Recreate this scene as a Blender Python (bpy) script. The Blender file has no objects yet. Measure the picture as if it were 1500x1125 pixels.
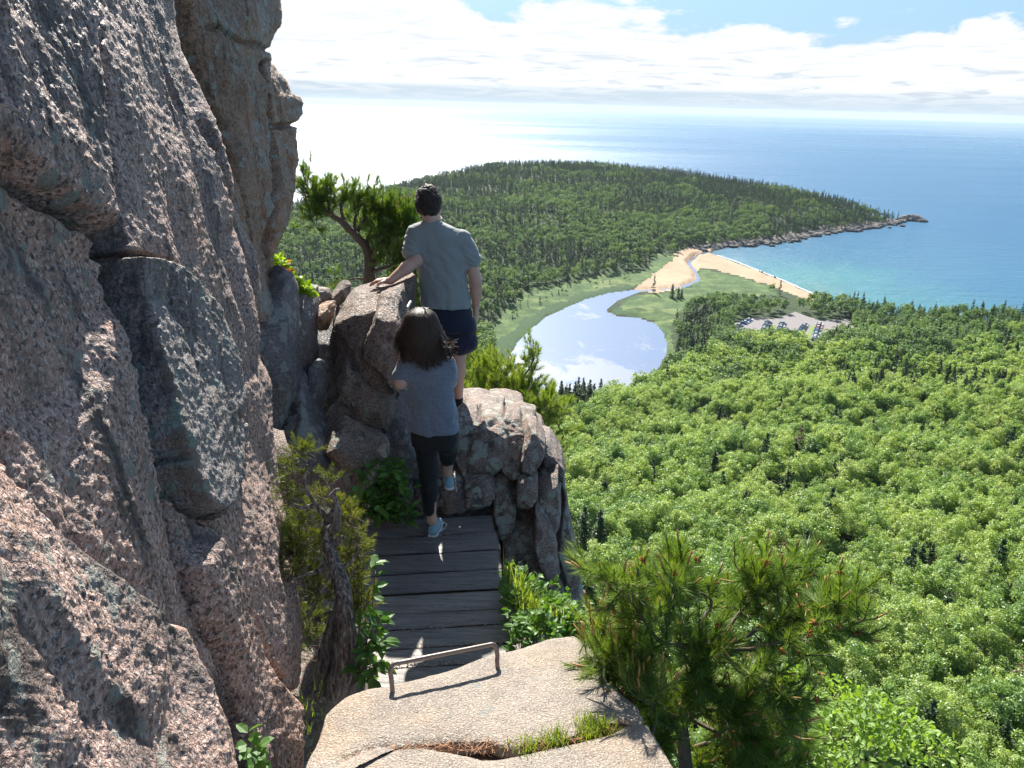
FOREST = True
import bpy, math, random
import numpy as np
from math import radians as R
from mathutils import Matrix, Vector
random.seed(7); RNG = np.random.default_rng(11)
SC = bpy.context.scene
COL = SC.collection
# ---------------------------------------------------------------- camera
FOC = 1127.0; PITCH = R(20.0); ROLL = R(1.45)
_f = np.array([0, math.cos(PITCH), -math.sin(PITCH)])
_r0 = np.array([1.0, 0, 0]); _u0 = np.array([0, math.sin(PITCH), math.cos(PITCH)])
_r = _r0*math.cos(ROLL)+_u0*math.sin(ROLL); _u = _u0*math.cos(ROLL)-_r0*math.sin(ROLL)
cam_d = bpy.data.cameras.new('camera'); cam = bpy.data.objects.new('camera', cam_d); COL.objects.link(cam)
cam.matrix_world = Matrix(((_r[0], _u[0], -_f[0], 0), (_r[1], _u[1], -_f[1], 0), (_r[2], _u[2], -_f[2], 0), (0, 0, 0, 1)))
cam_d.sensor_width = 36; cam_d.lens = FOC/1500*36; cam_d.clip_start = 0.05; cam_d.clip_end = 120000
SC.camera = cam
def ray(px, py):
    px = np.asarray(px, float); py = np.asarray(py, float)
    a = (px-750)/FOC; b = -(py-562.5)/FOC
    return _f+a[..., None]*_r+b[..., None]*_u
def P(px, py, zc): return ray(px, py)*np.asarray(zc, float)[..., None]
def PZ(px, py, z):                       # the point of the ray at world height z
    r = ray(px, py); return r*(z/r[..., 2])[..., None]
def proj(p):
    p = np.asarray(p, float); zc = p@_f; zc = np.where(np.abs(zc) < 1e-6, 1e-6, zc)
    return 750+FOC*(p@_r)/zc, 562.5-FOC*(p@_u)/zc, zc
SEA = -130.0
# ---------------------------------------------------------------- light
SUN_AZ, SUN_EL = R(-10.0), R(39.0)       # azimuth from +Y towards +X
sdir = Vector((math.sin(SUN_AZ)*math.cos(SUN_EL), math.cos(SUN_AZ)*math.cos(SUN_EL), math.sin(SUN_EL)))
sl = bpy.data.lights.new('sun', 'SUN'); sl.energy = 5.0; sl.angle = R(0.53); sl.color = (1, .95, .86)
so = bpy.data.objects.new('sun', sl); COL.objects.link(so); so.rotation_euler = sdir.to_track_quat('Z', 'Y').to_euler()
SC.view_settings.view_transform = 'Standard'; SC.view_settings.look = 'None'
SC.view_settings.exposure = 1.28; SC.view_settings.gamma = 1; SC.view_settings.use_curve_mapping = False
try:
    SC.cycles.use_denoising = True; SC.cycles.denoiser = 'OPENIMAGEDENOISE'
    SC.cycles.max_bounces = 7; SC.cycles.diffuse_bounces = 3; SC.cycles.glossy_bounces = 3; SC.cycles.transmission_bounces = 4
    SC.cycles.volume_bounces = 0; SC.cycles.transparent_max_bounces = 8; SC.cycles.sample_clamp_indirect = 6
except Exception: pass
# ---------------------------------------------------------------- node helper
class NT:
    def __init__(s, tree): s.t = tree; s.n = tree.nodes; s.l = tree.links
    def node(s, typ, props=None, **ins):
        n = s.n.new(typ)
        for k, v in (props or {}).items(): setattr(n, k, v)
        for k, v in ins.items():
            key = int(k[1:]) if k[0] == '_' and k[1:].isdigit() else k.replace('_', ' ')
            s.set(n.inputs[key], v)
        return n
    def set(s, sock, v):
        if isinstance(v, bpy.types.NodeSocket): s.l.new(v, sock)
        elif isinstance(v, (tuple, list)):
            sock.default_value = tuple(v)+((1,) if len(v) == 3 and sock.type == 'RGBA' else ())
        else: sock.default_value = v
    def math(s, op, a, b=0.0, c=0.0, clamp=False):
        return s.node('ShaderNodeMath', dict(operation=op, use_clamp=clamp), _0=a, _1=b, _2=c).outputs[0]
    def vmath(s, op, a, b=(0, 0, 0)):
        return s.node('ShaderNodeVectorMath', dict(operation=op), _0=a, _1=b).outputs[0]
    def mix(s, f, a, b, mode='MIX'):
        n = s.n.new('ShaderNodeMix'); n.data_type = 'RGBA'; n.blend_type = mode
        s.set(n.inputs[0], f); s.set(n.inputs[6], a); s.set(n.inputs[7], b); return n.outputs[2]
    def ramp(s, v, lo, hi, a=0.0, b=1.0, smooth=True):
        n = s.n.new('ShaderNodeMapRange'); n.interpolation_type = 'SMOOTHSTEP' if smooth else 'LINEAR'
        for i, x in enumerate((v, lo, hi, a, b)): s.set(n.inputs[i], x)
        return n.outputs[0]
    def cramp(s, v, stops):
        n = s.n.new('ShaderNodeValToRGB'); s.set(n.inputs[0], v); e = n.color_ramp.elements
        while len(e) < len(stops): e.new(0.5)
        for q, (p, c) in zip(e, stops): q.position = p; q.color = tuple(c)+(1,)
        return n.outputs[0]
    def noise(s, vec, scale, detail=4.0, rough=0.55, dist=0.0):
        return s.node('ShaderNodeTexNoise', None, Vector=vec, Scale=scale, Detail=detail, Roughness=rough, Distortion=dist).outputs['Fac']
    def voro(s, vec, scale, feature='F1', out='Distance', rnd=1.0):
        return s.node('ShaderNodeTexVoronoi', dict(feature=feature), Vector=vec, Scale=scale, Randomness=rnd).outputs[out]
    def bump(s, h, strength, dist, normal=None):
        n = s.node('ShaderNodeBump', None, Height=h, Strength=strength, Distance=dist)
        if normal is not None: s.set(n.inputs['Normal'], normal)
        return n.outputs[0]
def material(name, fn):
    m = bpy.data.materials.new(name); m.use_nodes = True; t = NT(m.node_tree)
    for n in list(t.n): t.n.remove(n)
    out = t.n.new('ShaderNodeOutputMaterial'); pos = t.n.new('ShaderNodeNewGeometry').outputs['Position']
    r = fn(t, pos); t.l.new(r, out.inputs['Volume' if name == 'haze_air' else 'Surface']); return m
def principled(t, **k):
    return t.node('ShaderNodeBsdfPrincipled', None, **k).outputs[0]
def simple(name, col, rough=0.8, var=0.15, scale=20.0, metal=0.0, bump=0.0, bd=0.002):
    def fn(t, pos):
        n = t.noise(pos, scale, 5)
        c = t.mix(n, tuple(x*(1-var) for x in col), tuple(min(1, x*(1+var)) for x in col))
        k = {}
        if bump: k['Normal'] = t.bump(t.noise(pos, scale*3, 6), bump, bd)
        return principled(t, Base_Color=c, Roughness=rough, Metallic=metal, **k)
    return material(name, fn)
# ---------------------------------------------------------------- world
W = bpy.data.worlds.new('World'); SC.world = W; W.use_nodes = True; t = NT(W.node_tree)
for n in list(t.n): t.n.remove(n)
sky = t.n.new('ShaderNodeTexSky'); sky.sky_type = 'NISHITA'; sky.sun_disc = False
sky.sun_elevation = SUN_EL; sky.sun_rotation = SUN_AZ; sky.air_density = 1.0; sky.dust_density = 0.6; sky.ozone_density = 1.6
dirv = t.n.new('ShaderNodeTexCoord').outputs['Generated']
sep = t.node('ShaderNodeSeparateXYZ', None, _0=dirv)
el = t.math('ARCSINE', sep.outputs[2])                       # radians
az = t.math('ARCTAN2', sep.outputs[0], sep.outputs[1])
# one bank of cumulus over the sea, tallest under the sun
vec = t.vmath('MULTIPLY', dirv, (1, 1, 2.6))
n1 = t.noise(vec, 7.5, 9, .6, .3); n2 = t.noise(vec, 2.6, 3, .5); n3 = t.noise(t.vmath('MULTIPLY', dirv, (1, 1, 9)), 14, 7, .62, .6)
swell = t.math('COSINE', t.math('SUBTRACT', az, R(-30)))
top = t.math('MULTIPLY_ADD', t.math('POWER', t.math('MAXIMUM', swell, 0.0), 6.0), R(6.5), R(4.2))
top = t.math('ADD', top, t.math('MULTIPLY', t.math('SUBTRACT', n2, .5), R(4)))
lim = t.math('SUBTRACT', top, t.math('MULTIPLY', t.math('SUBTRACT', n1, .5), R(10.5)))
bank = t.ramp(t.math('SUBTRACT', lim, el), R(-.35), R(.55))
wisp = t.math('MULTIPLY', t.ramp(n1, .56, .72), t.ramp(el, R(4), R(14)))
wisp = t.math('MULTIPLY', wisp, .8)
low = t.ramp(el, R(.9), R(1.3), 0.0, 1.0)                      # flat base of the bank
low = t.math('MAXIMUM', low, t.math('MULTIPLY', t.ramp(n3, .42, .6), t.ramp(el, R(.25), R(1.2), .25, .9)))
mask = t.math('MAXIMUM', t.math('MULTIPLY', bank, low), wisp)
shade = t.math('MULTIPLY', t.ramp(n3, .52, .66), t.ramp(el, R(.6), R(6.5), .75, .15))
ccol = t.mix(shade, (7.4, 7.6, 7.8), (4.2, 5.0, 5.9))
glow = t.ramp(t.math('ABSOLUTE', t.math('SUBTRACT', az, SUN_AZ)), 0.0, 1.3, 1.0, 0.0)
skyc = t.mix(t.ramp(el, R(0), R(14), .97, .15), t.mix(1.0, sky.outputs[0], (.76, .90, 1.0), 'MULTIPLY'), t.mix(t.ramp(el, R(.3), R(6)), (4.8, 5.7, 6.6), (3.0, 4.9, 6.9)))
fin = t.mix(mask, skyc, ccol)
bg = t.node('ShaderNodeBackground', None, Color=fin, Strength=0.056)
wo = t.n.new('ShaderNodeOutputWorld'); t.l.new(bg.outputs[0], wo.inputs['Surface'])
# ---------------------------------------------------------------- numpy noise and mesh helpers
def _hash(i, j, k, s):
    h = (i*374761393+j*668265263+k*2147483647+s*974634777) & 0xffffffff
    h = ((h ^ (h >> 13))*1274126177) & 0xffffffff
    return ((h ^ (h >> 16)) & 0xffffff)/float(0xffffff)
def vnoise(p, s=0):
    p = np.asarray(p, float); i = np.floor(p).astype(np.int64); f = p-i; f = f*f*f*(f*(f*6-15)+10)
    o = 0
    for a in (0, 1):
        for b in (0, 1):
            for c in (0, 1):
                w = (f[..., 0] if a else 1-f[..., 0])*(f[..., 1] if b else 1-f[..., 1])*(f[..., 2] if c else 1-f[..., 2])
                o = o+w*_hash(i[..., 0]+a, i[..., 1]+b, i[..., 2]+c, s)
    return o*2-1
def fbm(p, oct=5, s=0, gain=.5, lac=2.03):
    o = 0; a = 1.0; tot = 0; p = np.asarray(p, float)
    for k in range(oct): o = o+a*vnoise(p, s+k*17); tot += a; a *= gain; p = p*lac+3.7
    return o/tot
def ridged(p, oct=4, s=0):
    o = 0; a = 1.0; tot = 0; p = np.asarray(p, float)
    for k in range(oct): o = o+a*(1-np.abs(vnoise(p, s+k*13))*2); tot += a; a *= .5; p = p*2.1+1.3
    return o/tot
def P2(x, y): return np.stack([x, y, np.zeros_like(x)], -1)
def sstep(x, a, b): u = np.clip((x-a)/(b-a), 0, 1); return u*u*(3-2*u)
def inpoly(px, py, poly):
    px = np.asarray(px, float); py = np.asarray(py, float); c = np.zeros(px.shape, bool); n = len(poly)
    for i in range(n):
        x1, y1 = poly[i]; x2, y2 = poly[(i+1) % n]
        if y1 == y2: continue
        c ^= ((y1 > py) != (y2 > py)) & (px < (x2-x1)*(py-y1)/(y2-y1)+x1)
    return c
def polydist(px, py, poly, closed=True):
    d = np.full(np.shape(px), 1e9); n = len(poly)
    for i in range(n if closed else n-1):
        x1, y1 = poly[i]; x2, y2 = poly[(i+1) % n]; dx, dy = x2-x1, y2-y1
        q = np.clip(((px-x1)*dx+(py-y1)*dy)/(dx*dx+dy*dy+1e-12), 0, 1)
        d = np.minimum(d, np.hypot(px-x1-q*dx, py-y1-q*dy))
    return d
def mesh(name, V, Fc, mats=None, smooth=True, mi=None, attrs=None):
    me = bpy.data.meshes.new(name); V = np.asarray(V, np.float32).reshape(-1, 3)
    if isinstance(Fc, np.ndarray) and Fc.ndim == 2:
        n, k = Fc.shape
        me.vertices.add(len(V)); me.vertices.foreach_set('co', V.ravel())
        me.loops.add(n*k); me.loops.foreach_set('vertex_index', Fc.astype(np.int32).ravel())
        me.polygons.add(n); me.polygons.foreach_set('loop_start', np.arange(0, n*k, k, dtype=np.int32))
        try: me.polygons.foreach_set('loop_total', np.full(n, k, np.int32))
        except Exception: pass
        me.update(calc_edges=True); me.validate()
    else:
        me.from_pydata(V.tolist(), [], [list(map(int, f)) for f in Fc]); me.update()
    n = len(me.polygons)
    me.polygons.foreach_set('use_smooth', np.full(n, smooth, bool))
    for m in (mats if isinstance(mats, (list, tuple)) else [mats]):
        if m: me.materials.append(m)
    if mi is not None and len(mi) == n: me.polygons.foreach_set('material_index', np.asarray(mi, np.int32))
    for k, v in (attrs or {}).items():
        at = me.attributes.new(k, 'FLOAT', 'POINT'); at.data.foreach_set('value', np.asarray(v, np.float32))
    return me
def obj(name, me, parent=None, **props):
    o = bpy.data.objects.new(name, me); COL.objects.link(o)
    if parent is not None: o.parent = parent
    for k, v in props.items():
        if v is not None: o['category' if k == 'cat' else k] = v
    return o
def thing(name, label, cat, loc=(0, 0, 0), group=None, kind=None):
    o = obj(name, None, None, label=label, cat=cat, group=group, kind=kind); o.location = tuple(loc)
    o.empty_display_size = .1; return o
def part(name, me, par, label=None, kind=None):           # mesh given in world coordinates
    o = obj(name, me, par, label=label, kind=kind); q = par
    off = Vector(par.location)
    while q.parent is not None: q = q.parent; off += Vector(q.location)
    o.location = -off if par.parent is None else (0, 0, 0)
    return o
class MB:
    def __init__(s): s.v = []; s.f = []; s.n = 0; s.m = []
    def add(s, V, Fc, m=0):
        V = np.asarray(V, float).reshape(-1, 3); s.v.append(V)
        s.f += [[int(i)+s.n for i in f] for f in Fc]; s.m += [m]*len(Fc); s.n += len(V)
    def build(s, name, mats, smooth=True):
        return mesh(name, np.concatenate(s.v), s.f, mats, smooth, s.m)
def tube(pts, rad, seg=8, cap=True, wob=0.0, seed=0):
    pts = np.asarray(pts, float); n = len(pts); rad = np.broadcast_to(np.asarray(rad, float), (n,))
    T = np.gradient(pts, axis=0); T /= np.linalg.norm(T, axis=1)[:, None]+1e-12
    up = np.array([0.13, 0.31, 1.0]) if abs(T[0][2]) < .9 else np.array([1.0, .2, .1])
    a = np.cross(T[0], up); a /= np.linalg.norm(a); V = []
    for i in range(n):
        a = a-T[i]*np.dot(a, T[i]); a /= np.linalg.norm(a); b = np.cross(T[i], a)
        for k in range(seg):
            th = 2*math.pi*k/seg; V.append(pts[i]+(a*math.cos(th)+b*math.sin(th))*rad[i])
    V = np.array(V)
    if wob:
        c = np.repeat(pts, seg, 0); d = V-c; V = c+d*(1+wob*fbm(V*(1.2/max(rad.max(), 1e-4)), 3, seed))[:, None]
    Fc = [[i*seg+k, i*seg+(k+1) % seg, (i+1)*seg+(k+1) % seg, (i+1)*seg+k] for i in range(n-1) for k in range(seg)]
    if cap: Fc += [list(range(seg))[::-1], [(n-1)*seg+k for k in range(seg)]]
    return V, Fc
def spline(pts, n):
    pts = np.asarray(pts, float); m = len(pts); o = []
    for q in np.linspace(0, m-1, n):
        i = min(int(q), m-2); f = q-i; p0 = pts[max(i-1, 0)]; p1 = pts[i]; p2 = pts[i+1]; p3 = pts[min(i+2, m-1)]
        o.append(.5*((2*p1)+(-p0+p2)*f+(2*p0-5*p1+4*p2-p3)*f*f+(-p0+3*p1-3*p2+p3)*f**3))
    return np.array(o)
def gridfaces(nu, nv):
    a = np.arange(nu*nv).reshape(nu, nv)
    return np.stack([a[:-1, :-1], a[:-1, 1:], a[1:, 1:], a[1:, :-1]], -1).reshape(-1, 4)
def submesh(V, Fc, keep):
    f = Fc[keep]; u, inv = np.unique(f, return_inverse=True); return V[u], inv.reshape(f.shape), u
# ================================================================ landscape below the cliff
def pix(poly, z=SEA): return [tuple(PZ(x, y, z)[:2]) for x, y in poly]
def at_zc(px, zc):                                   # ground point of a pixel column at depth zc
    p = PZ(px, 330, SEA); d = p[:2]/np.linalg.norm(p[:2]); return tuple(d*zc)
shore_px = [(1195, 433), (1172, 424), (1145, 412), (1110, 398), (1075, 384), (1050, 376), (1036, 369), (1062, 363), (1100, 359), (1150, 355), (1200, 344), (1250, 337), (1290, 332), (1322, 327)]
shore = pix(shore_px)
land = [at_zc(-900, 100), at_zc(-900, 1000)]+[at_zc(300, 1150), at_zc(430, 1010), at_zc(500, 1080), at_zc(600, 1200), at_zc(700, 1350), at_zc(820, 1430), at_zc(1000, 1400), at_zc(1150, 1280), at_zc(1260, 1160)]
land += shore[::-1]+pix([(1225, 447), (1300, 462), (1400, 476), (1500, 484), (1700, 500)])+[(520, 300), (620, 0), (600, -60), (-400, -60)]
pond = pix([(700, 575), (745, 525), (757, 503), (775, 484), (800, 464), (828, 451), (858, 438), (895, 428), (930, 424), (948, 424), (930, 431), (905, 441), (888, 455), (905, 463), (938, 466), (960, 473), (972, 485), (978, 505), (974, 525), (950, 560), (900, 600), (850, 615), (780, 620), (700, 610)], SEA+.4)
stream = pix([(935, 427), (965, 426), (1000, 421), (1022, 411), (1017, 396), (1008, 386), (1020, 376), (1040, 368)])
sand_poly = pix([(928, 428), (950, 412), (965, 398), (985, 386), (987, 378), (1008, 369), (1036, 364), (1046, 372), (1076, 384), (1112, 398), (1146, 412), (1174, 424), (1197, 433), (1190, 445), (1160, 434), (1120, 418), (1078, 406), (1045, 398), (1018, 397), (1026, 412), (1000, 425), (965, 432)])
marsh_poly = pix([(700, 575), (722, 520), (715, 485), (745, 455), (775, 430), (850, 412), (905, 404), (950, 398), (955, 378), (992, 378), (960, 405), (930, 424), (870, 436), (800, 464), (745, 530)])
marsh2 = pix([(1018, 397), (1078, 406), (1130, 424), (1145, 436), (1090, 440), (1040, 440), (1005, 448), (985, 480), (984, 520), (968, 520), (975, 490), (955, 470), (895, 462), (925, 436), (965, 432), (1010, 424)])
lot_px = [(1070, 496), (1080, 474), (1110, 466), (1140, 468), (1165, 458), (1185, 466), (1205, 470), (1240, 468), (1248, 480), (1215, 492), (1190, 506), (1160, 498), (1120, 492)]
LOTZ = SEA+6.0
lot = pix(lot_px, LOTZ)
# control points: pixel, camera depth of the canopy seen there, height of the trees
cp = [(1500, 1125, 72, 8), (1200, 1125, 66, 8), (900, 1125, 60, 8), (900, 900, 92, 8), (1200, 900, 96, 8), (1500, 900, 100, 8), (870, 800, 122, 8), (1200, 800, 128, 8), (1500, 800, 132, 8),
      (860, 700, 165, 8), (1200, 700, 170, 8), (1500, 700, 172, 8), (840, 620, 235, 8), (1050, 600, 245, 8), (1300, 600, 235, 8), (1500, 600, 225, 8), (1500, 520, 310, 8), (1350, 520, 330, 8), (1450, 465, 410, 8), (1250, 530, 330, 8),
      (1050, 540, 330, 8), (900, 560, 310, 8)]
ctrl = []
for x, y, zc, th in cp:
    q = P(x, y, zc); ctrl.append((q[0], q[1], q[2]-th))
for x, y, h in [(820, 242, 36), (900, 250, 33), (1000, 265, 24), (1100, 277, 21), (1200, 288, 19), (1290, 302, 13), (700, 262, 31), (650, 285, 14), (560, 292, 9), (480, 296, 8), (430, 300, 8), (700, 300, 18), (800, 290, 22), (900, 300, 16), (1000, 320, 9),
                (700, 340, 9), (800, 350, 6), (600, 340, 8), (500, 340, 8), (430, 350, 8), (430, 400, 7), (550, 400, 6), (650, 420, 4), (750, 400, 3), (900, 370, 4), (1150, 300, 16), (1100, 330, 11), (1250, 315, 12)]:
    q = PZ(x, y, SEA+h+9); ctrl.append((q[0], q[1], SEA+h))
for x, y, h in [(1060, 425, 1.5), (1010, 440, 1.3), (960, 400, 1.4), (850, 425, 1.2), (760, 470, 1.2), (740, 500, 1.2), (1160, 485, 6), (1080, 480, 6), (1230, 480, 6), (1000, 470, 3), (1300, 450, 9), (1150, 445, 4)]:
    q = PZ(x, y, SEA+h); ctrl.append((q[0], q[1], SEA+h))
for a, r, z in [(-60, 60, -55), (-60, 300, -80), (-30, 60, -60), (-10, 60, -62), (-10, 120, -85), (-15, 220, -112), (-10, 300, -122), (-40, 500, -118), (60, 60, -55), (60, 200, -80), (45, 300, -100), (0, 35, -52), (30, 35, -50), (-30, 30, -45), (60, 30, -40), (-5, 200, -108), (2, 180, -95)]:
    ctrl.append((r*math.sin(R(a)), r*math.cos(R(a)), z))
ctrl = np.array(ctrl)
def ground(x, y):
    x = np.asarray(x, float); y = np.asarray(y, float); rr = np.hypot(x, y)+5
    num = np.zeros(x.shape); den = np.zeros(x.shape)
    for cx, cy, cz in ctrl:
        w = 1/(((x-cx)**2+(y-cy)**2)/(rr*.16)**2+.05)**2.2; num += w*cz; den += w
    z = num/den
    z = z+fbm(P2(x/38, y/38), 4, 5)*np.clip((z-SEA)*.07, 0, 3.0)
    inl = inpoly(x, y, land); d = polydist(x, y, land); d = np.where(inl, d, -d)+fbm(P2(x/14, y/14), 3, 9)*3
    flat = sstep(-d, -55, 0)
    z = z*(1-flat)+(SEA+1.2)*flat
    steep = np.minimum((z-SEA), .6+np.maximum(d, 0)*.55)
    z = SEA+steep
    z = np.where(d < 0, SEA+np.maximum(d*.25, -3), z)
    pd = polydist(x, y, pond); pin = inpoly(x, y, pond); pd = np.where(pin, -pd, pd)
    z = np.where(pd < 25, SEA+np.where(pd < 0, .1, np.minimum(z-SEA, .75+np.maximum(pd, 0)*.10)), z)
    sd = polydist(x, y, stream, False); z = np.where((sd < 3.2) & (pd > 0), SEA+.1, z)
    return z, d, pd, sd
azs = np.concatenate([np.arange(-80, -24, 1.2), np.arange(-24, 42, .13), np.arange(42, 86, 1.2)])
rs = np.exp(np.arange(math.log(24), math.log(1700), .0085))
AZ, RS = np.meshgrid(np.radians(azs), rs, indexing='ij'); gx = RS*np.sin(AZ); gy = RS*np.cos(AZ)
gz, gd, gpd, gsd = ground(gx, gy)
GV = np.stack([gx, gy, gz], -1).reshape(-1, 3); GF = gridfaces(len(azs), len(rs))
fc = GV[GF].mean(1); fx, fy, fz = fc.T
fgd, fpd, fsd = (q.reshape(-1)[GF].mean(1) for q in (gd, gpd, gsd))
jx = fx+fbm(P2(fx/6, fy/6), 3, 31)*3; jy = fy+fbm(P2(fx/6, fy/6), 3, 37)*3
sand = inpoly(jx, jy, sand_poly); marsh = (inpoly(jx, jy, marsh_poly) | inpoly(jx, jy, marsh2)) & ~sand
inlot = inpoly(fx, fy, lot)
fpx, fpy, _ = proj(fc)
rocky = (fgd < 15+8*fbm(P2(fx/20, fy/20), 3, 77)) & (fgd > -12) & (fy > 620) & (fpx > 1000) & ~sand
mud = (fpd < 1.5) & (fpd > -40) & ~marsh
deep = (fgd < -6) | (fpd < -40)
cls = np.zeros(len(GF), int)                         # 0 forest floor
cls[mud] = 4; cls[marsh] = 2; cls[marsh & (fpd < 9+5*fbm(P2(fx/12, fy/12), 2, 4)) & (fpx < 935)] = 5; cls[sand] = 1; cls[rocky] = 3; cls[deep] = 9
cls[(fpd < -4) & (cls != 9)] = 9
def m_floor(t, pos):
    c = t.cramp(t.noise(pos, .12, 8, .7), [(.3, (.018, .03, .01)), (.5, (.035, .06, .018)), (.7, (.07, .11, .03))])
    return principled(t, Base_Color=c, Roughness=1, Normal=t.bump(t.noise(pos, .5, 8, .8), 1, 1.2))
M_FLOOR = material('forest_floor', m_floor)
def m_sand(t, pos):
    n = t.noise(pos, .05, 6, .6); c = t.cramp(n, [(.35, (.31, .21, .125)), (.6, (.41, .285, .18))])
    z = t.node('ShaderNodeSeparateXYZ', None, _0=pos).outputs[2]
    c = t.mix(t.ramp(z, SEA-.3, SEA+1.0, .75, 0), c, (.20, .15, .10)); c = t.mix(t.ramp(t.noise(pos, 1.3, 6, .7), .55, .75, 0, .3), c, (.25, .17, .11))
    return principled(t, Base_Color=c, Roughness=.9)
M_SAND = material('beach_sand', m_sand)
def m_marsh(t, pos):
    n = t.noise(pos, .07, 8, .65); c = t.cramp(n, [(.36, (.03, .065, .02)), (.5, (.075, .13, .035)), (.64, (.14, .20, .06))])
    c = t.mix(t.ramp(t.noise(pos, .35, 8, .75), .46, .60, 0, .7), c, (.045, .085, .028)); c = t.mix(t.ramp(t.noise(pos, .035, 4, .6), .52, .62, 0, .5), c, (.20, .23, .09))
    return principled(t, Base_Color=c, Roughness=1, Normal=t.bump(t.noise(pos, 2.5, 5, .7), 1, .4))
M_MARSH = material('marsh_grass', m_marsh)
def m_coast(t, pos):
    n = t.noise(pos, .25, 9, .7); c = t.cramp(n, [(.35, (.05, .045, .045)), (.5, (.22, .19, .17)), (.68, (.42, .36, .32))])
    z = t.node('ShaderNodeSeparateXYZ', None, _0=pos).outputs[2]
    c = t.mix(t.ramp(z, SEA+.3, SEA+2.2, .85, 0), c, (.03, .028, .025))
    return principled(t, Base_Color=c, Roughness=.9, Normal=t.bump(t.noise(pos, .5, 8, .75), 1, 2.5))
M_COAST = material('coast_rock', m_coast)
M_MUD = material('mud', lambda t, pos: principled(t, Base_Color=t.cramp(t.noise(pos, .15, 6, .7), [(.4, (.06, .07, .035)), (.7, (.085, .075, .05))]), Roughness=1.0, Specular_IOR_Level=.05))
for k, nm, m in ((0, 'forest_ground', M_FLOOR), (1, 'beach', M_SAND), (2, 'salt_marsh', M_MARSH), (5, 'reed_bed', simple('reeds', (.035, .075, .025), 1, .5, .5)), (3, 'rocky_shore', M_COAST), (4, 'mud_bank', M_MUD), (9, 'sea_bed', M_MUD)):
    kk = cls == k
    if not kk.any(): continue
    v, f, u = submesh(GV, GF, kk)
    if k == 3: v = v.copy(); e = (v[:, 2] > SEA+.2); v[:, 2] += e*(ridged(v/11, 4, 3)*2.6+fbm(v/3, 3, 8)*.8)*sstep(v[:, 2], SEA, SEA+2)
    obj(nm, mesh(nm, v, f, m), kind='structure', label={1: 'crescent of pale orange sand between marsh and bay', 2: 'bright green salt marsh around the pond', 3: 'grey broken rock along the headland shore'}.get(k))
# ---- sea, pond, stream
def m_sea(t, pos):
    s = t.node('ShaderNodeSeparateXYZ', None, _0=pos); bx, by = shore[2]
    d = t.node('ShaderNodeVectorMath', dict(operation='DISTANCE'), _0=t.vmath('MULTIPLY', pos, (1, .8, 0)), _1=(bx+20, by*.8-20, 0)).outputs['Value']
    nz = t.noise(pos, .012, 5, .6)
    dd = t.math('MULTIPLY_ADD', nz, 140.0, d)
    c = t.cramp(t.ramp(dd, 60.0, 900.0, smooth=False), [(0, (.09, .22, .17)), (.07, (.045, .20, .225)), (.18, (.03, .14, .24)), (.45, (.024, .12, .235)), (1, (.022, .11, .225))])
    c = t.mix(t.ramp(t.noise(pos, .0022, 7, .7), .4, .65, 0, .35), c, (.02, .10, .19))
    st = t.vmath('MULTIPLY', pos, (.35, 1, 1))
    far = t.node('ShaderNodeVectorMath', dict(operation='LENGTH'), _0=pos).outputs['Value']
    k = t.ramp(far, 400.0, 9000.0, 1, .25)
    h = t.math('ADD', t.math('MULTIPLY', t.noise(st, .10, 5, .65), 1.4), t.math('MULTIPLY', t.noise(st, .7, 5, .7), .5))
    b = t.node('ShaderNodeBump', None, Height=h, Strength=t.math('MULTIPLY', k, .95), Distance=1.6).outputs[0]
    fo = t.math('MULTIPLY', t.ramp(t.noise(t.vmath('MULTIPLY', pos, (.25, 1, 1)), .11, 7, .85), .72, .76), t.ramp(t.noise(pos, .003, 3), .45, .6))
    c = t.mix(fo, c, (.6, .65, .68))
    return principled(t, Base_Color=c, Roughness=t.math('MULTIPLY', t.ramp(t.noise(t.vmath('MULTIPLY', pos, (.12, 1, 1)), .0016, 5, .6), .35, .65, .25, .385), t.ramp(far, 2500.0, 9000.0, 1.0, .62)), IOR=1.33, Normal=b, Specular_IOR_Level=.5)
M_SEA = material('sea_water', m_sea)
rr = np.concatenate([[0], np.exp(np.linspace(math.log(40), math.log(20000), 90))]); aa = np.radians(np.arange(0, 361, 5))
RR, AA = np.meshgrid(rr, aa, indexing='ij')
obj('sea', mesh('sea', np.stack([RR*np.sin(AA), RR*np.cos(AA), np.full_like(RR, SEA)], -1).reshape(-1, 3), gridfaces(len(rr), len(aa)), M_SEA), kind='structure', label='blue sea, turquoise by the beach and silver under the sun')
def m_pond(t, pos):
    n = t.noise(t.vmath('MULTIPLY', pos, (1, .7, 1)), .035, 7, .62, .8); s = t.node('ShaderNodeSeparateXYZ', None, _0=pos)
    near = t.ramp(s.outputs[1], 370.0, 440.0, 1, 0)
    mudm = t.math('MULTIPLY', t.ramp(t.math('ADD', n, t.math('MULTIPLY', near, .16)), .56, .68), .85)
    c = t.mix(mudm, (.20, .22, .27), (.33, .32, .31))
    g = t.node('ShaderNodeBsdfGlossy', None, Color=(.66, .69, .80), Roughness=.12, Normal=t.bump(t.noise(pos, 1.2, 4), .25, .1)).outputs[0]
    d = principled(t, Base_Color=c, Roughness=.35)
    return t.node('ShaderNodeMixShader', None, _0=t.math('MULTIPLY', t.ramp(mudm, 0.0, 1.0, .62, .38), 1.0), _1=d, _2=g).outputs[0]
M_POND = material('pond_water', m_pond)
def fan(poly, z):
    import mathutils
    tri = mathutils.geometry.tessellate_polygon([[Vector((x, y, 0)) for x, y in poly]])
    return [(x, y, z) for x, y in poly], tri
def grow(poly, k):
    c = np.mean(poly, 0); return [tuple(c+(np.array(p)-c)*(1+k/np.linalg.norm(np.array(p)-c))) for p in poly]
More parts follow.
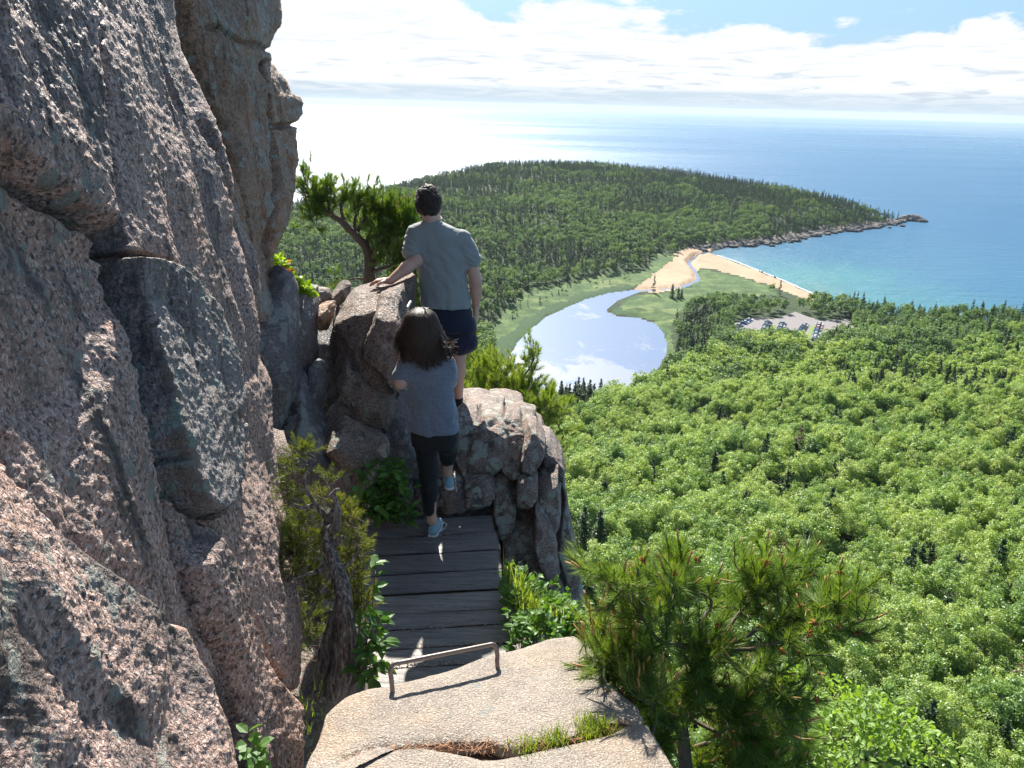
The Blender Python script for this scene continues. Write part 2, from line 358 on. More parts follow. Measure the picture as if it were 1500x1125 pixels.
v, f = fan(grow(pond, 2), SEA+.35); obj('pond', mesh('pond', v, f, M_POND), kind='structure', label='pale blue tidal pond with mud flats at its near end')
sp = spline(np.array([(x, y, SEA+.33) for x, y in stream]), 60); tg = np.gradient(sp, axis=0); nn = np.stack([-tg[:, 1], tg[:, 0], 0*tg[:, 0]], -1); nn /= np.linalg.norm(nn, axis=1)[:, None]
wd = (2.6+1.6*np.sin(np.linspace(0, 9, 60)))[:, None]
obj('stream', mesh('stream', np.stack([sp-nn*wd, sp+nn*wd], 1).reshape(-1, 3), gridfaces(60, 2), M_POND), kind='structure', label='narrow stream winding across the sand to the bay')
# foam line along the beach
fs = spline(np.array([(x, y, SEA+.28) for x, y in pix([(1192, 431), (1172, 422), (1145, 410), (1110, 396), (1075, 382), (1050, 374)])]), 80)
tg = np.gradient(fs, axis=0); nn = np.stack([-tg[:, 1], tg[:, 0], 0*tg[:, 0]], -1); nn /= np.linalg.norm(nn, axis=1)[:, None]
wv = fbm(fs/9, 3, 4)[:, None]; M_FOAM = simple('sea_foam', (.75, .77, .78), .6)
obj('surf_line', mesh('surf_line', np.stack([fs+nn*(wv*1.2-.6), fs+nn*(wv*1.2+.9)], 1).reshape(-1, 3), gridfaces(80, 2), M_FOAM), kind='stuff', label='thin white line of surf along the sand')
# islet off the point
def rockblob(name, c, r, seed, mat, sub=5, n=9, rough=.10, sc=1.0, squash=(1, 1, 1), jag=.5):
    V, Fc = ico(sub); rg = np.random.default_rng(seed)
    N = rg.normal(size=(n, 3)); N /= np.linalg.norm(N, axis=1)[:, None]; d = rg.uniform(.72, 1.05, n)
    dots = V@N.T; rad = np.where(dots > .05, d/np.maximum(dots, .05), 9); rad = np.minimum(rad, 1.25)
    k = 16.0; rr = -np.log(np.exp(-k*rad).sum(1)+math.exp(-k*1.2))/k
    p = V*rr[:, None]*np.array(squash); q = p*r
    q = q*(1+rough*fbm(q*sc*2/np.mean(r)+seed, 5, seed)+rough*jag*ridged(q*sc*3.5/np.mean(r)+seed*2, 3, seed))[:, None]
    return mesh(name, q+np.asarray(c), Fc, mat)
_ico = {}
def ico(sub):
    if sub not in _ico:
        import bmesh
        bm = bmesh.new(); bmesh.ops.create_icosphere(bm, subdivisions=sub, radius=1)
        V = np.array([v.co[:] for v in bm.verts]); Fc = np.array([[v.index for v in f.verts] for f in bm.faces]); bm.free(); _ico[sub] = (V, Fc)
    return _ico[sub]
for k, (x, y, a, b, h) in enumerate([(1335, 323, 13, 9, 6.5), (1350, 325, 7, 5, 3.0)]):
    q = PZ(x, y, SEA); obj('islet' if not k else 'islet.001', rockblob('islet', q, (a, b, h), 5+k, M_COAST, 5, 10, .25, 2), label=['low rocky islet just off the wooded point', 'small flat skerry at the outer end of the islet'][k], cat='islet')
# coast boulders
rg = np.random.default_rng(3); mbs = []
for k in range(300):
    x = rg.uniform(1005, 1325); y = np.interp(x, [1005, 1040, 1100, 1150, 1200, 1250, 1322], [362, 362, 358, 353, 342, 336, 326])+rg.normal(-2, 2.6)
    q = PZ(x, y, SEA+1); V, Fc = ico(2); s = rg.uniform(1.2, 4.2)
    mbs.append((V*(1+.45*fbm(V*1.7+k, 2, k))[:, None]*np.array([s*1.4, s, s*.75])+np.array([q[0], q[1], SEA+.8]), Fc))
off = 0; VV = []; FF = []
for a, b in mbs: VV.append(a); FF.append(b+off); off += len(a)
obj('shore_rocks', mesh('shore_rocks', np.concatenate(VV), np.concatenate(FF), M_COAST, smooth=False), kind='stuff', label='jumble of pale boulders along the foot of the headland')
# ---- car park with cars
M_ASPH = simple('pale_asphalt', (.21, .19, .19), .9, .12, 1.0)
v, f = fan(grow(lot, 1.5), LOTZ+.25); obj('parking_lot', mesh('parking_lot', v, f, M_ASPH), kind='structure', label='pale paved car park among the trees')
M_GRASSV = simple('verge_grass', (.17, .24, .06), 1, .2, 2)
def strip(a, b, w, z, m, name, label):
    a = PZ(*a, LOTZ); b = PZ(*b, LOTZ); d = (b-a)[:2]; d /= np.linalg.norm(d); n = np.array([-d[1], d[0]])*w
    v = [(*(a[:2]+n), z), (*(a[:2]-n), z), (*(b[:2]-n), z), (*(b[:2]+n), z)]
    V = v+[(x, y, z-.2) for x, y, z in v]
    obj(name, mesh(name, V, [[0, 1, 2, 3], [0, 4, 5, 1], [1, 5, 6, 2], [2, 6, 7, 3], [3, 7, 4, 0]], m, False), kind='structure', label=label)
strip((1191, 478), (1184, 496), 1.1, LOTZ+.42, M_GRASSV, 'grass_verge', 'longer grass strip between two rows of parked cars')
strip((1134, 477), (1130, 487), 1.0, LOTZ+.42, M_GRASSV, 'grass_verge', 'shorter grass strip beside the dark left rows of cars')
CARP = [simple('car_paint_'+n, c, .3, .03) for n, c in (('white', (.7, .7, .7)), ('silver', (.35, .37, .4)), ('black', (.02, .02, .025)), ('blue', (.05, .12, .3)), ('red', (.3, .03, .03)), ('grey', (.12, .13, .14)))]
M_CGLASS = simple('car_glass', (.03, .04, .05), .08, 0); M_TYRE = simple('tyre', (.02, .02, .02), .9)
def loft(secs):
    n = len(secs[0]); V = np.concatenate(secs); Fc = [[i*n+k, i*n+(k+1) % n, (i+1)*n+(k+1) % n, (i+1)*n+k] for i in range(len(secs)-1) for k in range(n)]
    return V, Fc+[list(range(n))[::-1], [(len(secs)-1)*n+k for k in range(n)]]
def carsec(y, w, z0, z1): return np.array([(-w, y, z0), (w, y, z0), (w, y, z1*.8+z0*.2), (w*.93, y, z1), (-w*.93, y, z1), (-w, y, z1*.8+z0*.2)])
bodyV = loft([carsec(-2.25, .75, .4, .75), carsec(-2.1, .88, .3, .9), carsec(-1, .92, .25, .98), (carsec(1.1, .92, .25, 1.0)), carsec(2.1, .86, .3, .82), carsec(2.25, .72, .4, .7)])
cabV = loft([np.array([(-w, y, z0), (w, y, z0), (w*.86, y2, z1), (-w*.86, y2, z1)]) for y, y2, w, z0, z1 in ((-1.9, -1.5, .84, .95, 1.0), (-1.55, -1.3, .84, .96, 1.42), (.4, .3, .84, .98, 1.45), (1.25, .95, .82, .98, 1.05))])
car_me = {}
for i, m in enumerate(CARP):
    car_me[i] = mesh('car_body', bodyV[0], bodyV[1], m, False)
cab_me = mesh('windows', cabV[0], cabV[1], M_CGLASS, False)
wb = MB(); wb.add(*tube([(-.1, 0, 0), (.1, 0, 0)], .33, 10)); wheel_me = wb.build('wheel', M_TYRE)
roof_me = {i: mesh('roof', np.array([(-.7, -1.2, 1.44), (.7, -1.2, 1.44), (.7, .2, 1.47), (-.7, .2, 1.47), (-.74, -1.25, 1.40), (.74, -1.25, 1.40), (.74, .25, 1.42), (-.74, .25, 1.42)]), [[0, 1, 2, 3], [4, 0, 3, 7], [1, 5, 6, 2], [0, 4, 5, 1], [3, 2, 6, 7]], m, False) for i, m in enumerate(CARP)}
CN = ['white', 'silver', 'black', 'blue', 'red', 'grey']
rows = [((1201, 475), (1193, 501), 14, 0, 'right of the long grass strip'), ((1180, 476), (1172, 489), 7, 0, 'left of the long grass strip'), ((1147, 474), (1142, 485), 6, 0, 'right of the short grass strip'), ((1126, 473), (1119, 484), 6, 0, 'left of the short grass strip'), ((1084, 477), (1075, 492), 8, 0, 'in the leftmost row'), ((1099, 469), (1088, 476), 4, 0, 'in the shaded second row from left')]
for a, b, n, offs, ds in rows:
    ORD = ['nearest car to the sea', 'second car from the seaward end', 'third car from the seaward end', 'fourth car from the seaward end', 'fifth car from the seaward end']
    a = PZ(*a, LOTZ); b = PZ(*b, LOTZ); d = (b-a)[:2]; L = np.linalg.norm(d); d /= L; nrm = np.array([-d[1], d[0]]); nrm = nrm if nrm[0] > 0 else -nrm
    for k in range(n):
        q = a[:2]+d*(k+.5)*L/n+nrm*offs; ci = int(rg.choice(6, p=[.33, .22, .17, .12, .06, .10]))
        o = thing('parked_car', f'{CN[ci]} car, '+(ORD[k] if k < 5 else ('nearest car to the hill' if k == n-1 else 'last but %s car' % ['one', 'two', 'three', 'four'][n-2-k] if n-k < 6 else 'one of the middle cars'))+f', {ds}', 'car', (q[0], q[1], LOTZ+.26), 'cars parked in the beach car park')
        o.rotation_euler.z = math.atan2(nrm[1], nrm[0])-math.pi/2+rg.normal(0, .03)
        for nm, me in (('body', car_me[ci]), ('windows', cab_me), ('roof', roof_me[ci])): obj(nm, me, o)
        for wx in (-.86, .86):
            for wy in (-1.35, 1.4): obj('wheel', wheel_me, o).location = (wx, wy, .33)
# ---------------------------------------------------------------- trees
def m_leaf(name, cols, trans=.45, seedscale=1.0, rough=.6):
    def fn(t, pos):
        r = t.n.new('ShaderNodeObjectInfo').outputs['Random']
        a = t.node('ShaderNodeAttribute', dict(attribute_name='tint')).outputs['Fac']
        v = t.math('ADD', t.math('MULTIPLY', r, .55), t.math('MULTIPLY', a, .45))
        v = t.math('ADD', v, t.math('MULTIPLY', t.math('SUBTRACT', t.noise(pos, .02, 3), .5), .9), clamp=True)
        c = t.cramp(v, [(i/(len(cols)-1), x) for i, x in enumerate(cols)])
        d = t.node('ShaderNodeBsdfDiffuse', None, Color=c).outputs[0]
        tc = t.mix(1.0, c, (1.25, 1.15, .45), 'MULTIPLY')
        tr = t.node('ShaderNodeBsdfTranslucent', None, Color=tc).outputs[0]
        s = t.node('ShaderNodeMixShader', None, _0=trans, _1=d, _2=tr).outputs[0]
        g = t.node('ShaderNodeBsdfGlossy', None, Color=(1, 1, 1), Roughness=rough*.75).outputs[0]
        return t.node('ShaderNodeMixShader', None, _0=.035, _1=s, _2=g).outputs[0]
    return material(name, fn)
M_LEAF = m_leaf('broad_leaves', [(.13, .25, .07), (.21, .35, .09), (.30, .43, .11), (.38, .49, .15), (.33, .45, .22)], .53)
M_NEEDLE = m_leaf('spruce_needles', [(.028, .065, .025), (.045, .10, .03), (.075, .14, .045)], .3)
M_BARK = simple('tree_bark', (.12, .10, .085), .95, .3, 6)
M_BROWN = m_leaf('rusty_needles', [(.14, .08, .05), (.17, .11, .07)], .3)
def quads(C, N, U, L, Wd):
    """leaf quads: centre, normal, long direction"""
    N = N/np.linalg.norm(N, axis=1)[:, None]; U = U-N*(U*N).sum(1)[:, None]; U /= np.linalg.norm(U, axis=1)[:, None]+1e-9; S = np.cross(N, U)
    L = np.broadcast_to(L, len(C))[:, None]; Wd = np.broadcast_to(Wd, len(C))[:, None]
    v = np.stack([C-U*L*.5, C+S*Wd*.5, C+U*L*.5, C-S*Wd*.5], 1).reshape(-1, 3)
    return v, np.arange(len(C)*4).reshape(-1, 4)
def decid(seed, n, size, h=9.0, w=3.1):
    rg = np.random.default_rng(seed); nb = 44
    D = rg.normal(size=(nb, 3)); D[:, 2] = np.abs(D[:, 2])*.9-.25; D /= np.linalg.norm(D, axis=1)[:, None]
    B = D*np.array([w*.82, w*.82, h*.27])*rg.uniform(.45, 1.12, (nb, 1))+np.array([0, 0, h*.62]); br = rg.uniform(.45, 1.15, nb)
    bi = rg.integers(0, nb, n); d = rg.normal(size=(n, 3)); d /= np.linalg.norm(d, axis=1)[:, None]
    B[:, 2] += rg.normal(0, .75, nb)
    d[:, 2] = np.where(d[:, 2] < -.2, -d[:, 2], d[:, 2])
    rad = br[bi]*rg.uniform(.55, 1.1, n); C = B[bi]+d*rad[:, None]*np.array([.95, .95, 1.15])
    N = d*.7+np.array([0, 0, .8])+rg.normal(size=(n, 3))*.7; U = rg.normal(size=(n, 3))
    V, Fc = quads(C, N, U, size*rg.uniform(.7, 1.3, n), size*.62)
    tint = np.repeat(np.clip(rg.uniform(0, 1, nb)[bi]*.7+rg.uniform(0, .3, n), 0, 1), 4)
    return V, Fc, tint
def spruce(seed, n, size, h=12.0, w=2.4):
    rg = np.random.default_rng(seed); nb = int(n/14); zb = 1-rg.uniform(0, 1, nb)**.75*.93; zb = zb*h; th = rg.uniform(0, 2*math.pi, nb)
    L = w*((1-zb/h)**.85)*rg.uniform(.65, 1.1, nb)+.12
    bi = np.repeat(np.arange(nb), 14); s = rg.uniform(.15, 1, len(bi)); dirs = np.stack([np.cos(th), np.sin(th), np.zeros(nb)], -1)[bi]
    C = dirs*(L[bi]*s)[:, None]; C[:, 2] = zb[bi]-s*L[bi]*.28+s**3*L[bi]*.12; side = np.stack([-dirs[:, 1], dirs[:, 0], 0*s], -1)
    C += side*(rg.normal(size=len(s))*.16*L[bi]*(1.15-s))[:, None]; C += rg.normal(size=C.shape)*.05
    N = np.array([0, 0, 1.0])+rg.normal(size=C.shape)*.5; U = dirs+side*rg.normal(size=(len(s), 1))*.8+np.array([0, 0, -.3])
    V, Fc = quads(C, N, U, size*rg.uniform(.8, 1.3, len(s)), size*.42)
    return V, Fc, np.repeat(np.clip(rg.uniform(0, 1, nb)[bi], 0, 1), 4)
def trunk(h, r, seed):
    rg = np.random.default_rng(seed); b = MB(); p = spline([(0, 0, -1.5), (rg.normal(0, .15), rg.normal(0, .15), h*.35), (rg.normal(0, .2), rg.normal(0, .2), h*.8)], 7)
    b.add(*tube(p, np.linspace(r, r*.25, 7), 6))
    for k in range(5):
        a = rg.uniform(0, 6.28); z = h*rg.uniform(.3, .6); b.add(*tube([(0, 0, z), (math.cos(a)*h*.09, math.sin(a)*h*.09, z+h*.1), (math.cos(a)*h*.16, math.sin(a)*h*.16, z+h*.24)], [r*.4, r*.28, r*.1], 4))
    return b.build('trunk', M_BARK)
def crown_me(name, f, m): return mesh(name, f[0], f[1], m, False, attrs={'tint': f[2]})
CR = [crown_me('crown', decid(40+i, 5200, .27, 9+i % 3, [3.0, 2.6, 3.4, 2.8, 3.2][i]), M_LEAF) for i in range(5)]
CS = [crown_me('crown', spruce(60+i, 3600, .42, [9.5, 11.5, 8.5][i], [2.5, 2.7, 2.9][i]), M_NEEDLE) for i in range(3)]
BRN = [crown_me('crown', spruce(70+i, 1500, .40, 11, 2.3), M_BROWN) for i in range(2)]
TR = [trunk(9, .16, 1), trunk(9, .14, 2)]; TS = trunk(11.5, .15, 3)
M_LEAFD = m_leaf('far_broad_leaves', [(.065, .14, .05), (.11, .21, .06), (.16, .27, .07), (.21, .32, .09)], .46)
LR = [mesh('far_tree', *q[:2], mm_, False, attrs={'tint': q[2]}) for q in (decid(80+i, 1100, .55, 9, [3.0, 3.5, 2.7][i]) for i in range(3)) for mm_ in (M_LEAF, M_LEAFD)]
LS = [mesh('far_spruce', *q[:2], M_NEEDLE, False, attrs={'tint': q[2]}) for q in (spruce(90+i, 900, .75, [12, 10][i], [2.0, 2.4][i]) for i in range(2))]
MRd = [mesh('mid_tree', *q[:2], M_LEAF, False, attrs={'tint': q[2]}) for q in (decid(180+i, 3600, .33, 9, [3.0, 3.5, 2.7][i]) for i in range(3))]
# placement on a jittered grid; the species follows what grows where
def scatter(x0, x1, y0, y1, s, seed):
    rg = np.random.default_rng(seed); X, Y = np.meshgrid(np.arange(x0, x1, s), np.arange(y0, y1, s)); X = X.ravel()+rg.uniform(-.48, .48, X.size)*s; Y = Y.ravel()+rg.uniform(-.48, .48, Y.size)*s
    return X, Y, rg
def tree_sites():
    out = []
    for (x0, x1, y0, y1, s, rlo, rhi) in ((-330, 480, 5, 480, 3.35, 30, 440), (-560, 760, 200, 1450, 5.6, 440, 1500)):
        X, Y, rg = scatter(x0, x1, y0, y1, s, int(rlo)); r = np.hypot(X, Y); k = (r >= rlo) & (r < rhi); X, Y = X[k], Y[k]
        az = np.degrees(np.arctan2(X, Y)); k = (az > -32) & (az < 47); X, Y = X[k], Y[k]
        Z, d, pd, sd = ground(X, Y); p = np.stack([X, Y, Z], -1); hx, hy, _ = proj(p+np.array([0, 0, 9.0])); bx, by, zc = proj(p)
        ok = ~inpoly(bx, by, [(1030, 366), (1060, 370), (1200, 428), (1205, 442), (1170, 440), (1120, 428), (1040, 402)]) & ~inpoly(bx, by, [(925, 398), (990, 372), (1015, 400), (1012, 428), (925, 428)]) & (d > 5) & (pd > 6) & (sd > 9) & (zc > 5)
        ok &= ~(inpoly(X, Y, sand_poly) | (inpoly(X, Y, marsh_poly) & ((fbm(P2(X/9, Y/9), 2, 5) < .12) | (pd < 16))) | inpoly(X, Y, marsh2) | inpoly(X, Y, grow(lot, 2)))
        ok &= (hx < 2300) & (hx > -500)
        # keep the pond, the beach and the car park open to view
        for pl in ([(740, 530), (800, 462), (930, 424), (1010, 445), (985, 460), (978, 505), (970, 522), (930, 524), (905, 522), (850, 536), (812, 560), (806, 572), (745, 575)], [(1076, 484), (1082, 474), (1110, 467), (1160, 459), (1205, 471), (1238, 470), (1236, 476), (1212, 484), (1196, 496), (1184, 496), (1176, 486), (1150, 480), (1120, 480), (1090, 480)],
                   [(985, 436), (1018, 398), (1190, 426), (1170, 438), (1200, 446), (1150, 440), (1120, 424), (1050, 424), (1008, 438)]):
            hx2, hy2, _ = proj(p+np.array([0, 0, 12.5])); front = ~((by < 455) & (hx < 985)); ok &= ~(inpoly(hx, hy, pl) & front) & ~(inpoly(bx, by, pl) & front & (zc < 560))
            mx, my, _ = proj(p+np.array([0, 0, 5.0])); ok &= ~(inpoly(mx, my, pl) & front & (zc < 560))
        bare = (fbm(P2(X/35, Y/35), 3, 55) > .47) & (Y > 800); ok &= ~bare
        # conifer share
        n = fbm(P2(X/45, Y/45), 3, 21); n2 = fbm(P2(X/14, Y/14), 2, 23); cf = np.full(X.shape, .05)
        cf = np.where(Y > 550, .9+n*.7, cf)
        band = (hy > 308) & (hy < 345) & (hx < 1000) & (hx > 400); cf = np.where(band, .22+n*.6, cf)
        band = (hy > 300) & (hy < 345) & (hx > 1000) & (hx < 1130); cf = np.where(band, .25+n*.8, cf)
        band = (hy > 275) & (hy < 300) & (hx < 900) & (hx > 600); cf = np.where(band, .5+n*.6, cf)
        cf = np.where((hy >= 345) & (hy < 470) & (hx < 960), .72+n*.6, cf)
        cf = np.where(inpoly(hx, hy, [(805, 575), (812, 545), (870, 528), (935, 515), (960, 520), (900, 560), (850, 585)]), .95, cf)
        cf = np.where(inpoly(hx, hy, [(978, 510), (985, 445), (1050, 435), (1060, 470), (1040, 510)]), .8, cf)
        cf = np.where(inpoly(hx, hy, [(1210, 445), (1280, 425), (1380, 430), (1500, 440), (1500, 470), (1380, 460), (1300, 455)]), .5, cf)
        cf = np.where(inpoly(hx, hy, [(1350, 480), (1500, 480), (1500, 570), (1380, 560), (1250, 560), (1200, 540)]), .3+n*.5, cf)
        cf = np.where((hx < 700) & (hy > 400) & (Y < 560), .5, cf)
        cf = np.where((Y < 300) & (n2 > .42), .55, cf)
        con = rg.uniform(0, 1, X.size) < cf
        sc = rg.uniform(.62, 1.15, X.size)
        ok &= ~(con & (rg.uniform(0, 1, X.size) < 0))
        mr = inpoly(X, Y, marsh_poly); sc = np.where(mr, sc*rg.uniform(.2, .45, X.size), sc)
        out.append(np.stack([X, Y, Z, con, sc, rg.uniform(0, 6.28, X.size), zc, hx, hy], -1)[ok])
    return np.concatenate(out)
TS_ = tree_sites()
inview = (TS_[:, 7] > 380) & (TS_[:, 7] < 1540) & (TS_[:, 8] < 1180)
def vis_rank(T):
    s = T[:, 4]/T[:, 6]; s = np.where((T[:, 7] > 380) & (T[:, 7] < 1540) & (T[:, 8] < 1150) & (T[:, 8] > 0) & ~((T[:, 7] < 800) & (T[:, 8] > 560)), s, 0); return np.argsort(-s)
rest = []
for con in (0, 1):
    T = TS_[TS_[:, 3] == con]; o = vis_rank(T); top_, rem = T[o[:300]], T[o[300:]]; rest.append(rem)
    for i, q in enumerate(top_):
        col_ = ['just right of the ledge', 'left in the valley', 'mid valley', 'right in the valley', 'towards the right edge', 'at the right edge'][int(np.clip((q[7]-800)/120, 0, 5))]
        row_ = ['near the shore', 'far down the slope', 'half way down', 'on the near slope', 'close below the pine'][int(np.clip((q[8]-420)/150, 0, 4))]
        siz = ['small', 'middling', 'broad', 'tall'][int(np.clip((q[4]-.62)/.14, 0, 3))]
        nm = 'spruce_tree' if con else 'deciduous_tree'; far = q[6] > 150
        where = 'on the slope below the cliff' if q[1] < 330 else ('in the wood around the car park' if q[7] > 960 else 'in the wood beyond the pond')
        e = thing(nm, (siz+' dark conical spruce '+row_+', '+col_) if con else (siz+' light green leafy tree '+row_+', '+col_), 'tree', q[:3], 'spruces in the woods' if con else 'leafy trees in the valley')
        e.rotation_euler.z = q[5]; e.scale = (q[4],)*3
        if con: obj('crown', CS[i % 3] if not far else CS[i % 3], e); obj('trunk', TS, e)
        else: obj('crown', CR[i % 5], e); obj('trunk', TR[i % 2], e)
for x, y, h_ in ((1275, 640, 11), (1458, 640, 10), (1268, 905, 12), (1140, 840, 9), (755, 345, 11), (1170, 655, 10), (1490, 1010, 10)):
    r_ = ray(x, y); tt = np.exp(np.linspace(math.log(60), math.log(900), 300)); g_ = r_*tt[:, None]; gz_ = ground(g_[:, 0], g_[:, 1])[0]; i_ = int(np.argmax(g_[:, 2] < gz_+h_*.5)); q = g_[i_]
    e = thing('dying_spruce', 'rusty brown half bare spruce '+{1275: 'right of the valley middle', 1458: 'near the right edge', 1268: 'tall, right of the pitch pine', 1140: 'just above the pitch pine', 755: 'in the dark wood beyond the man', 1170: 'among pale trees in mid valley', 1490: 'low at the right edge'}[x], 'tree', (q[0], q[1], gz_[i_]), 'dying spruces in the woods')
    obj('crown', BRN[int(x) % 2], e); obj('trunk', TS, e)
for x, y, h_ in ((984, 437, 1.15), (993, 438, .95), (998, 437, .8)):
    q = PZ(x, y, SEA+1.1); e = thing('spruce_tree', {984: 'tallest of the lone spruces on the marsh by the stream', 993: 'middle one of the lone spruces on the marsh by the stream', 998: 'smallest lone spruce at the right of the marsh group'}[x], 'tree', q, 'lone spruces on the marsh'); e.scale = (h_,)*3; obj('crown', CS[x % 3], e); obj('trunk', TS, e)
def forest(name, T, meshes, pick, label):
    # one object: points that carry real tree meshes through geometry nodes
    me = mesh(name, T[:, :3], np.zeros((0, 4), int), None); 
    for nm_, typ, val in (('rot', 'FLOAT', T[:, 5]), ('scl', 'FLOAT', T[:, 4]), ('pick', 'INT', pick)):
        at = me.attributes.new(nm_, typ, 'POINT'); at.data.foreach_set('value', np.asarray(val, np.int32 if typ == 'INT' else np.float32))
    c = bpy.data.collections.new(name+'_kinds')
    for i, m in enumerate(meshes): c.objects.link(bpy.data.objects.new('%s_kind_%02d' % (name, i), m))
    ng = bpy.data.node_groups.new(name, 'GeometryNodeTree'); t = NT(ng)
    ng.interface.new_socket('Geometry', in_out='INPUT', socket_type='NodeSocketGeometry'); ng.interface.new_socket('Geometry', in_out='OUTPUT', socket_type='NodeSocketGeometry')
    gi = t.n.new('NodeGroupInput'); go = t.n.new('NodeGroupOutput')
    def attr(nm_, typ): return t.node('GeometryNodeInputNamedAttribute', dict(data_type=typ), Name=nm_).outputs[0]
    ci = t.n.new('GeometryNodeCollectionInfo'); ci.inputs[0].default_value = c; ci.inputs[1].default_value = True; ci.inputs[2].default_value = True
    rv = t.node('ShaderNodeCombineXYZ', None, Z=attr('rot', 'FLOAT')).outputs[0]
    sv = t.node('ShaderNodeCombineXYZ', None, X=attr('scl', 'FLOAT'), Y=attr('scl', 'FLOAT'), Z=attr('scl', 'FLOAT')).outputs[0]
    ip = t.n.new('GeometryNodeInstanceOnPoints'); t.l.new(gi.outputs[0], ip.inputs['Points']); t.l.new(ci.outputs[0], ip.inputs['Instance'])
    ip.inputs['Pick Instance'].default_value = True; t.l.new(attr('pick', 'INT'), ip.inputs['Instance Index']); t.l.new(rv, ip.inputs['Rotation']); t.l.new(sv, ip.inputs['Scale']); t.l.new(ip.outputs[0], go.inputs[0])
    o = obj(name, me, kind='stuff', label=label); md = o.modifiers.new('trees', 'NODES'); md.node_group = ng
    return o
if rest[0].size:
    near = rest[0][:, 6] < 280; q_ = np.arange(len(near)) % 3; dk_ = ((rest[0][:, 1]+fbm(P2(rest[0][:, 0]/30, rest[0][:, 1]/30), 3, 2)*120) > 340).astype(int); pick = np.where(near, q_, 3+q_*2+dk_)
    if FOREST: forest('deciduous_forest', rest[0], MRd+LR, pick, 'continuous light green leafy forest filling the valley and headland')
    pick = np.where(rest[1][:, 6] < 300, np.arange(len(rest[1])) % 3, 3+np.arange(len(rest[1])) % 2)
    if FOREST: forest('spruce_forest', rest[1], CS+LS, pick, 'dark spruce forest covering the headland and pond banks')
print('trees', len(TS_), len(rest[0]), len(rest[1]))
# shrubs that edge the marsh
# ---- haze
hz = 21000.0
V = [(x, y, z) for z in (SEA-4, 14.0) for x, y in ((-hz, -hz), (hz, -hz), (hz, hz), (-hz, hz))]
obj('haze', mesh('haze', V, [[3, 2, 1, 0], [4, 5, 6, 7], [0, 1, 5, 4], [1, 2, 6, 5], [2, 3, 7, 6], [3, 0, 4, 7]], material('haze_air', lambda t, pos: t.node('ShaderNodeVolumePrincipled', None, Color=(.66, .84, 1.0), Density=.000035, Anisotropy=.2).outputs[0]), False), kind='stuff', label='thin sea haze over the whole view')
# ================================================================ near rock
def PYD(px, py, Y): r = ray(px, py); return r*(Y/r[..., 1])[..., None]
def m_granite(name, base, dark, light, speck=85.0, rough=1.0, lichen=0.0, lcol=(.22, .25, .21), stain=None, bumpd=.006, streak=False, dk=.5):
    def fn(t, pos):
        w = t.vmath('ADD', pos, t.vmath('MULTIPLY', t.node('ShaderNodeTexNoise', None, Vector=pos, Scale=speck*.5, Detail=2.0).outputs['Color'], (.012, .012, .012)))
        v = t.node('ShaderNodeTexVoronoi', None, Vector=w, Scale=speck); cr = v.outputs['Color']; g = t.node('ShaderNodeSeparateColor', None, _0=cr).outputs[0]
        mid = t.noise(pos, 5.0, 8, .65, .4); big = t.noise(pos, 1.1, 5, .6)
        c = t.mix(t.ramp(mid, .32, .68), base, tuple(x*.62 for x in base))
        c = t.mix(t.ramp(t.noise(t.vmath('ADD', pos, (3, 9, 1)), 2.2, 5, .6), .5, .66, 0, .55), c, (min(1, base[0]*1.12), base[1]*.92, base[2]*.72))
        c = t.mix(t.ramp(big, .4, .62, 0, .45), c, tuple(a*.5+b*.5 for a, b in zip(base, (.22, .24, .27))))
        na = t.noise(w, speck*.62, 5, .68, .3); nb = t.noise(t.vmath('ADD', pos, (7.3, 2.1, 4.4)), speck*.75, 5, .7, .2)
        c = t.mix(t.math('MULTIPLY', t.ramp(nb, .50, .60), .75), c, light)
        c = t.mix(t.math('MULTIPLY', t.ramp(na, .47, .41), dk), c, dark)
        c = t.mix(t.math('MULTIPLY', t.math('LESS_THAN', g, .12), dk*.6), c, dark)
        if stain:
            sv = t.noise(t.vmath('MULTIPLY', pos, (1, 1, .22)), 4.0, 7, .65, .8); c = t.mix(t.ramp(sv, .50, .64, 0, .85), c, stain)
            c = t.mix(t.ramp(t.noise(t.vmath('MULTIPLY', pos, (1, 1, .12)), 9.0, 6, .6, .3), .55, .68, 0, .8), c, (.035, .032, .033))
        if lichen:
            ln = t.noise(pos, 7.0, 9, .72, .6); l2 = t.noise(pos, 1.7, 4, .6); vv = t.voro(t.vmath('ADD', pos, t.vmath('MULTIPLY', t.node('ShaderNodeTexNoise', None, Vector=pos, Scale=14.0, Detail=4.0).outputs['Color'], (.09, .09, .09))), 13.0)
            lm = t.math('ADD', t.math('MULTIPLY', ln, .55), t.math('MULTIPLY', t.math('SUBTRACT', .5, vv), .45)); lm = t.math('ADD', lm, t.math('MULTIPLY', t.math('SUBTRACT', l2, .5), .7))
            th = .47-.16*lichen; lm = t.ramp(lm, th, th+.05)
            lc = t.mix(t.noise(pos, 60.0, 5, .7), tuple(x*.55 for x in lcol), tuple(min(1, x*1.5) for x in lcol))
            c = t.mix(t.math('MULTIPLY', lm, .9), c, lc)
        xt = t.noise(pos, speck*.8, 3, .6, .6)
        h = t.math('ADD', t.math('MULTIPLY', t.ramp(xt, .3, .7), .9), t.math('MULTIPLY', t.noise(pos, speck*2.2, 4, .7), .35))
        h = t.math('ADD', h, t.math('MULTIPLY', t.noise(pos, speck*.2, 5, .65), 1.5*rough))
        c = t.mix(t.ramp(xt, .30, .42, .55*dk, 0), c, dark)  # hollows of the bump height darkened in the colour, as painted shade
        k = {}
        n = t.bump(h, .95, bumpd)
        return principled(t, Base_Color=c, Roughness=t.ramp(g, .2, .9, .5, .85), Normal=n, Specular_IOR_Level=.45)
    return material(name, fn)
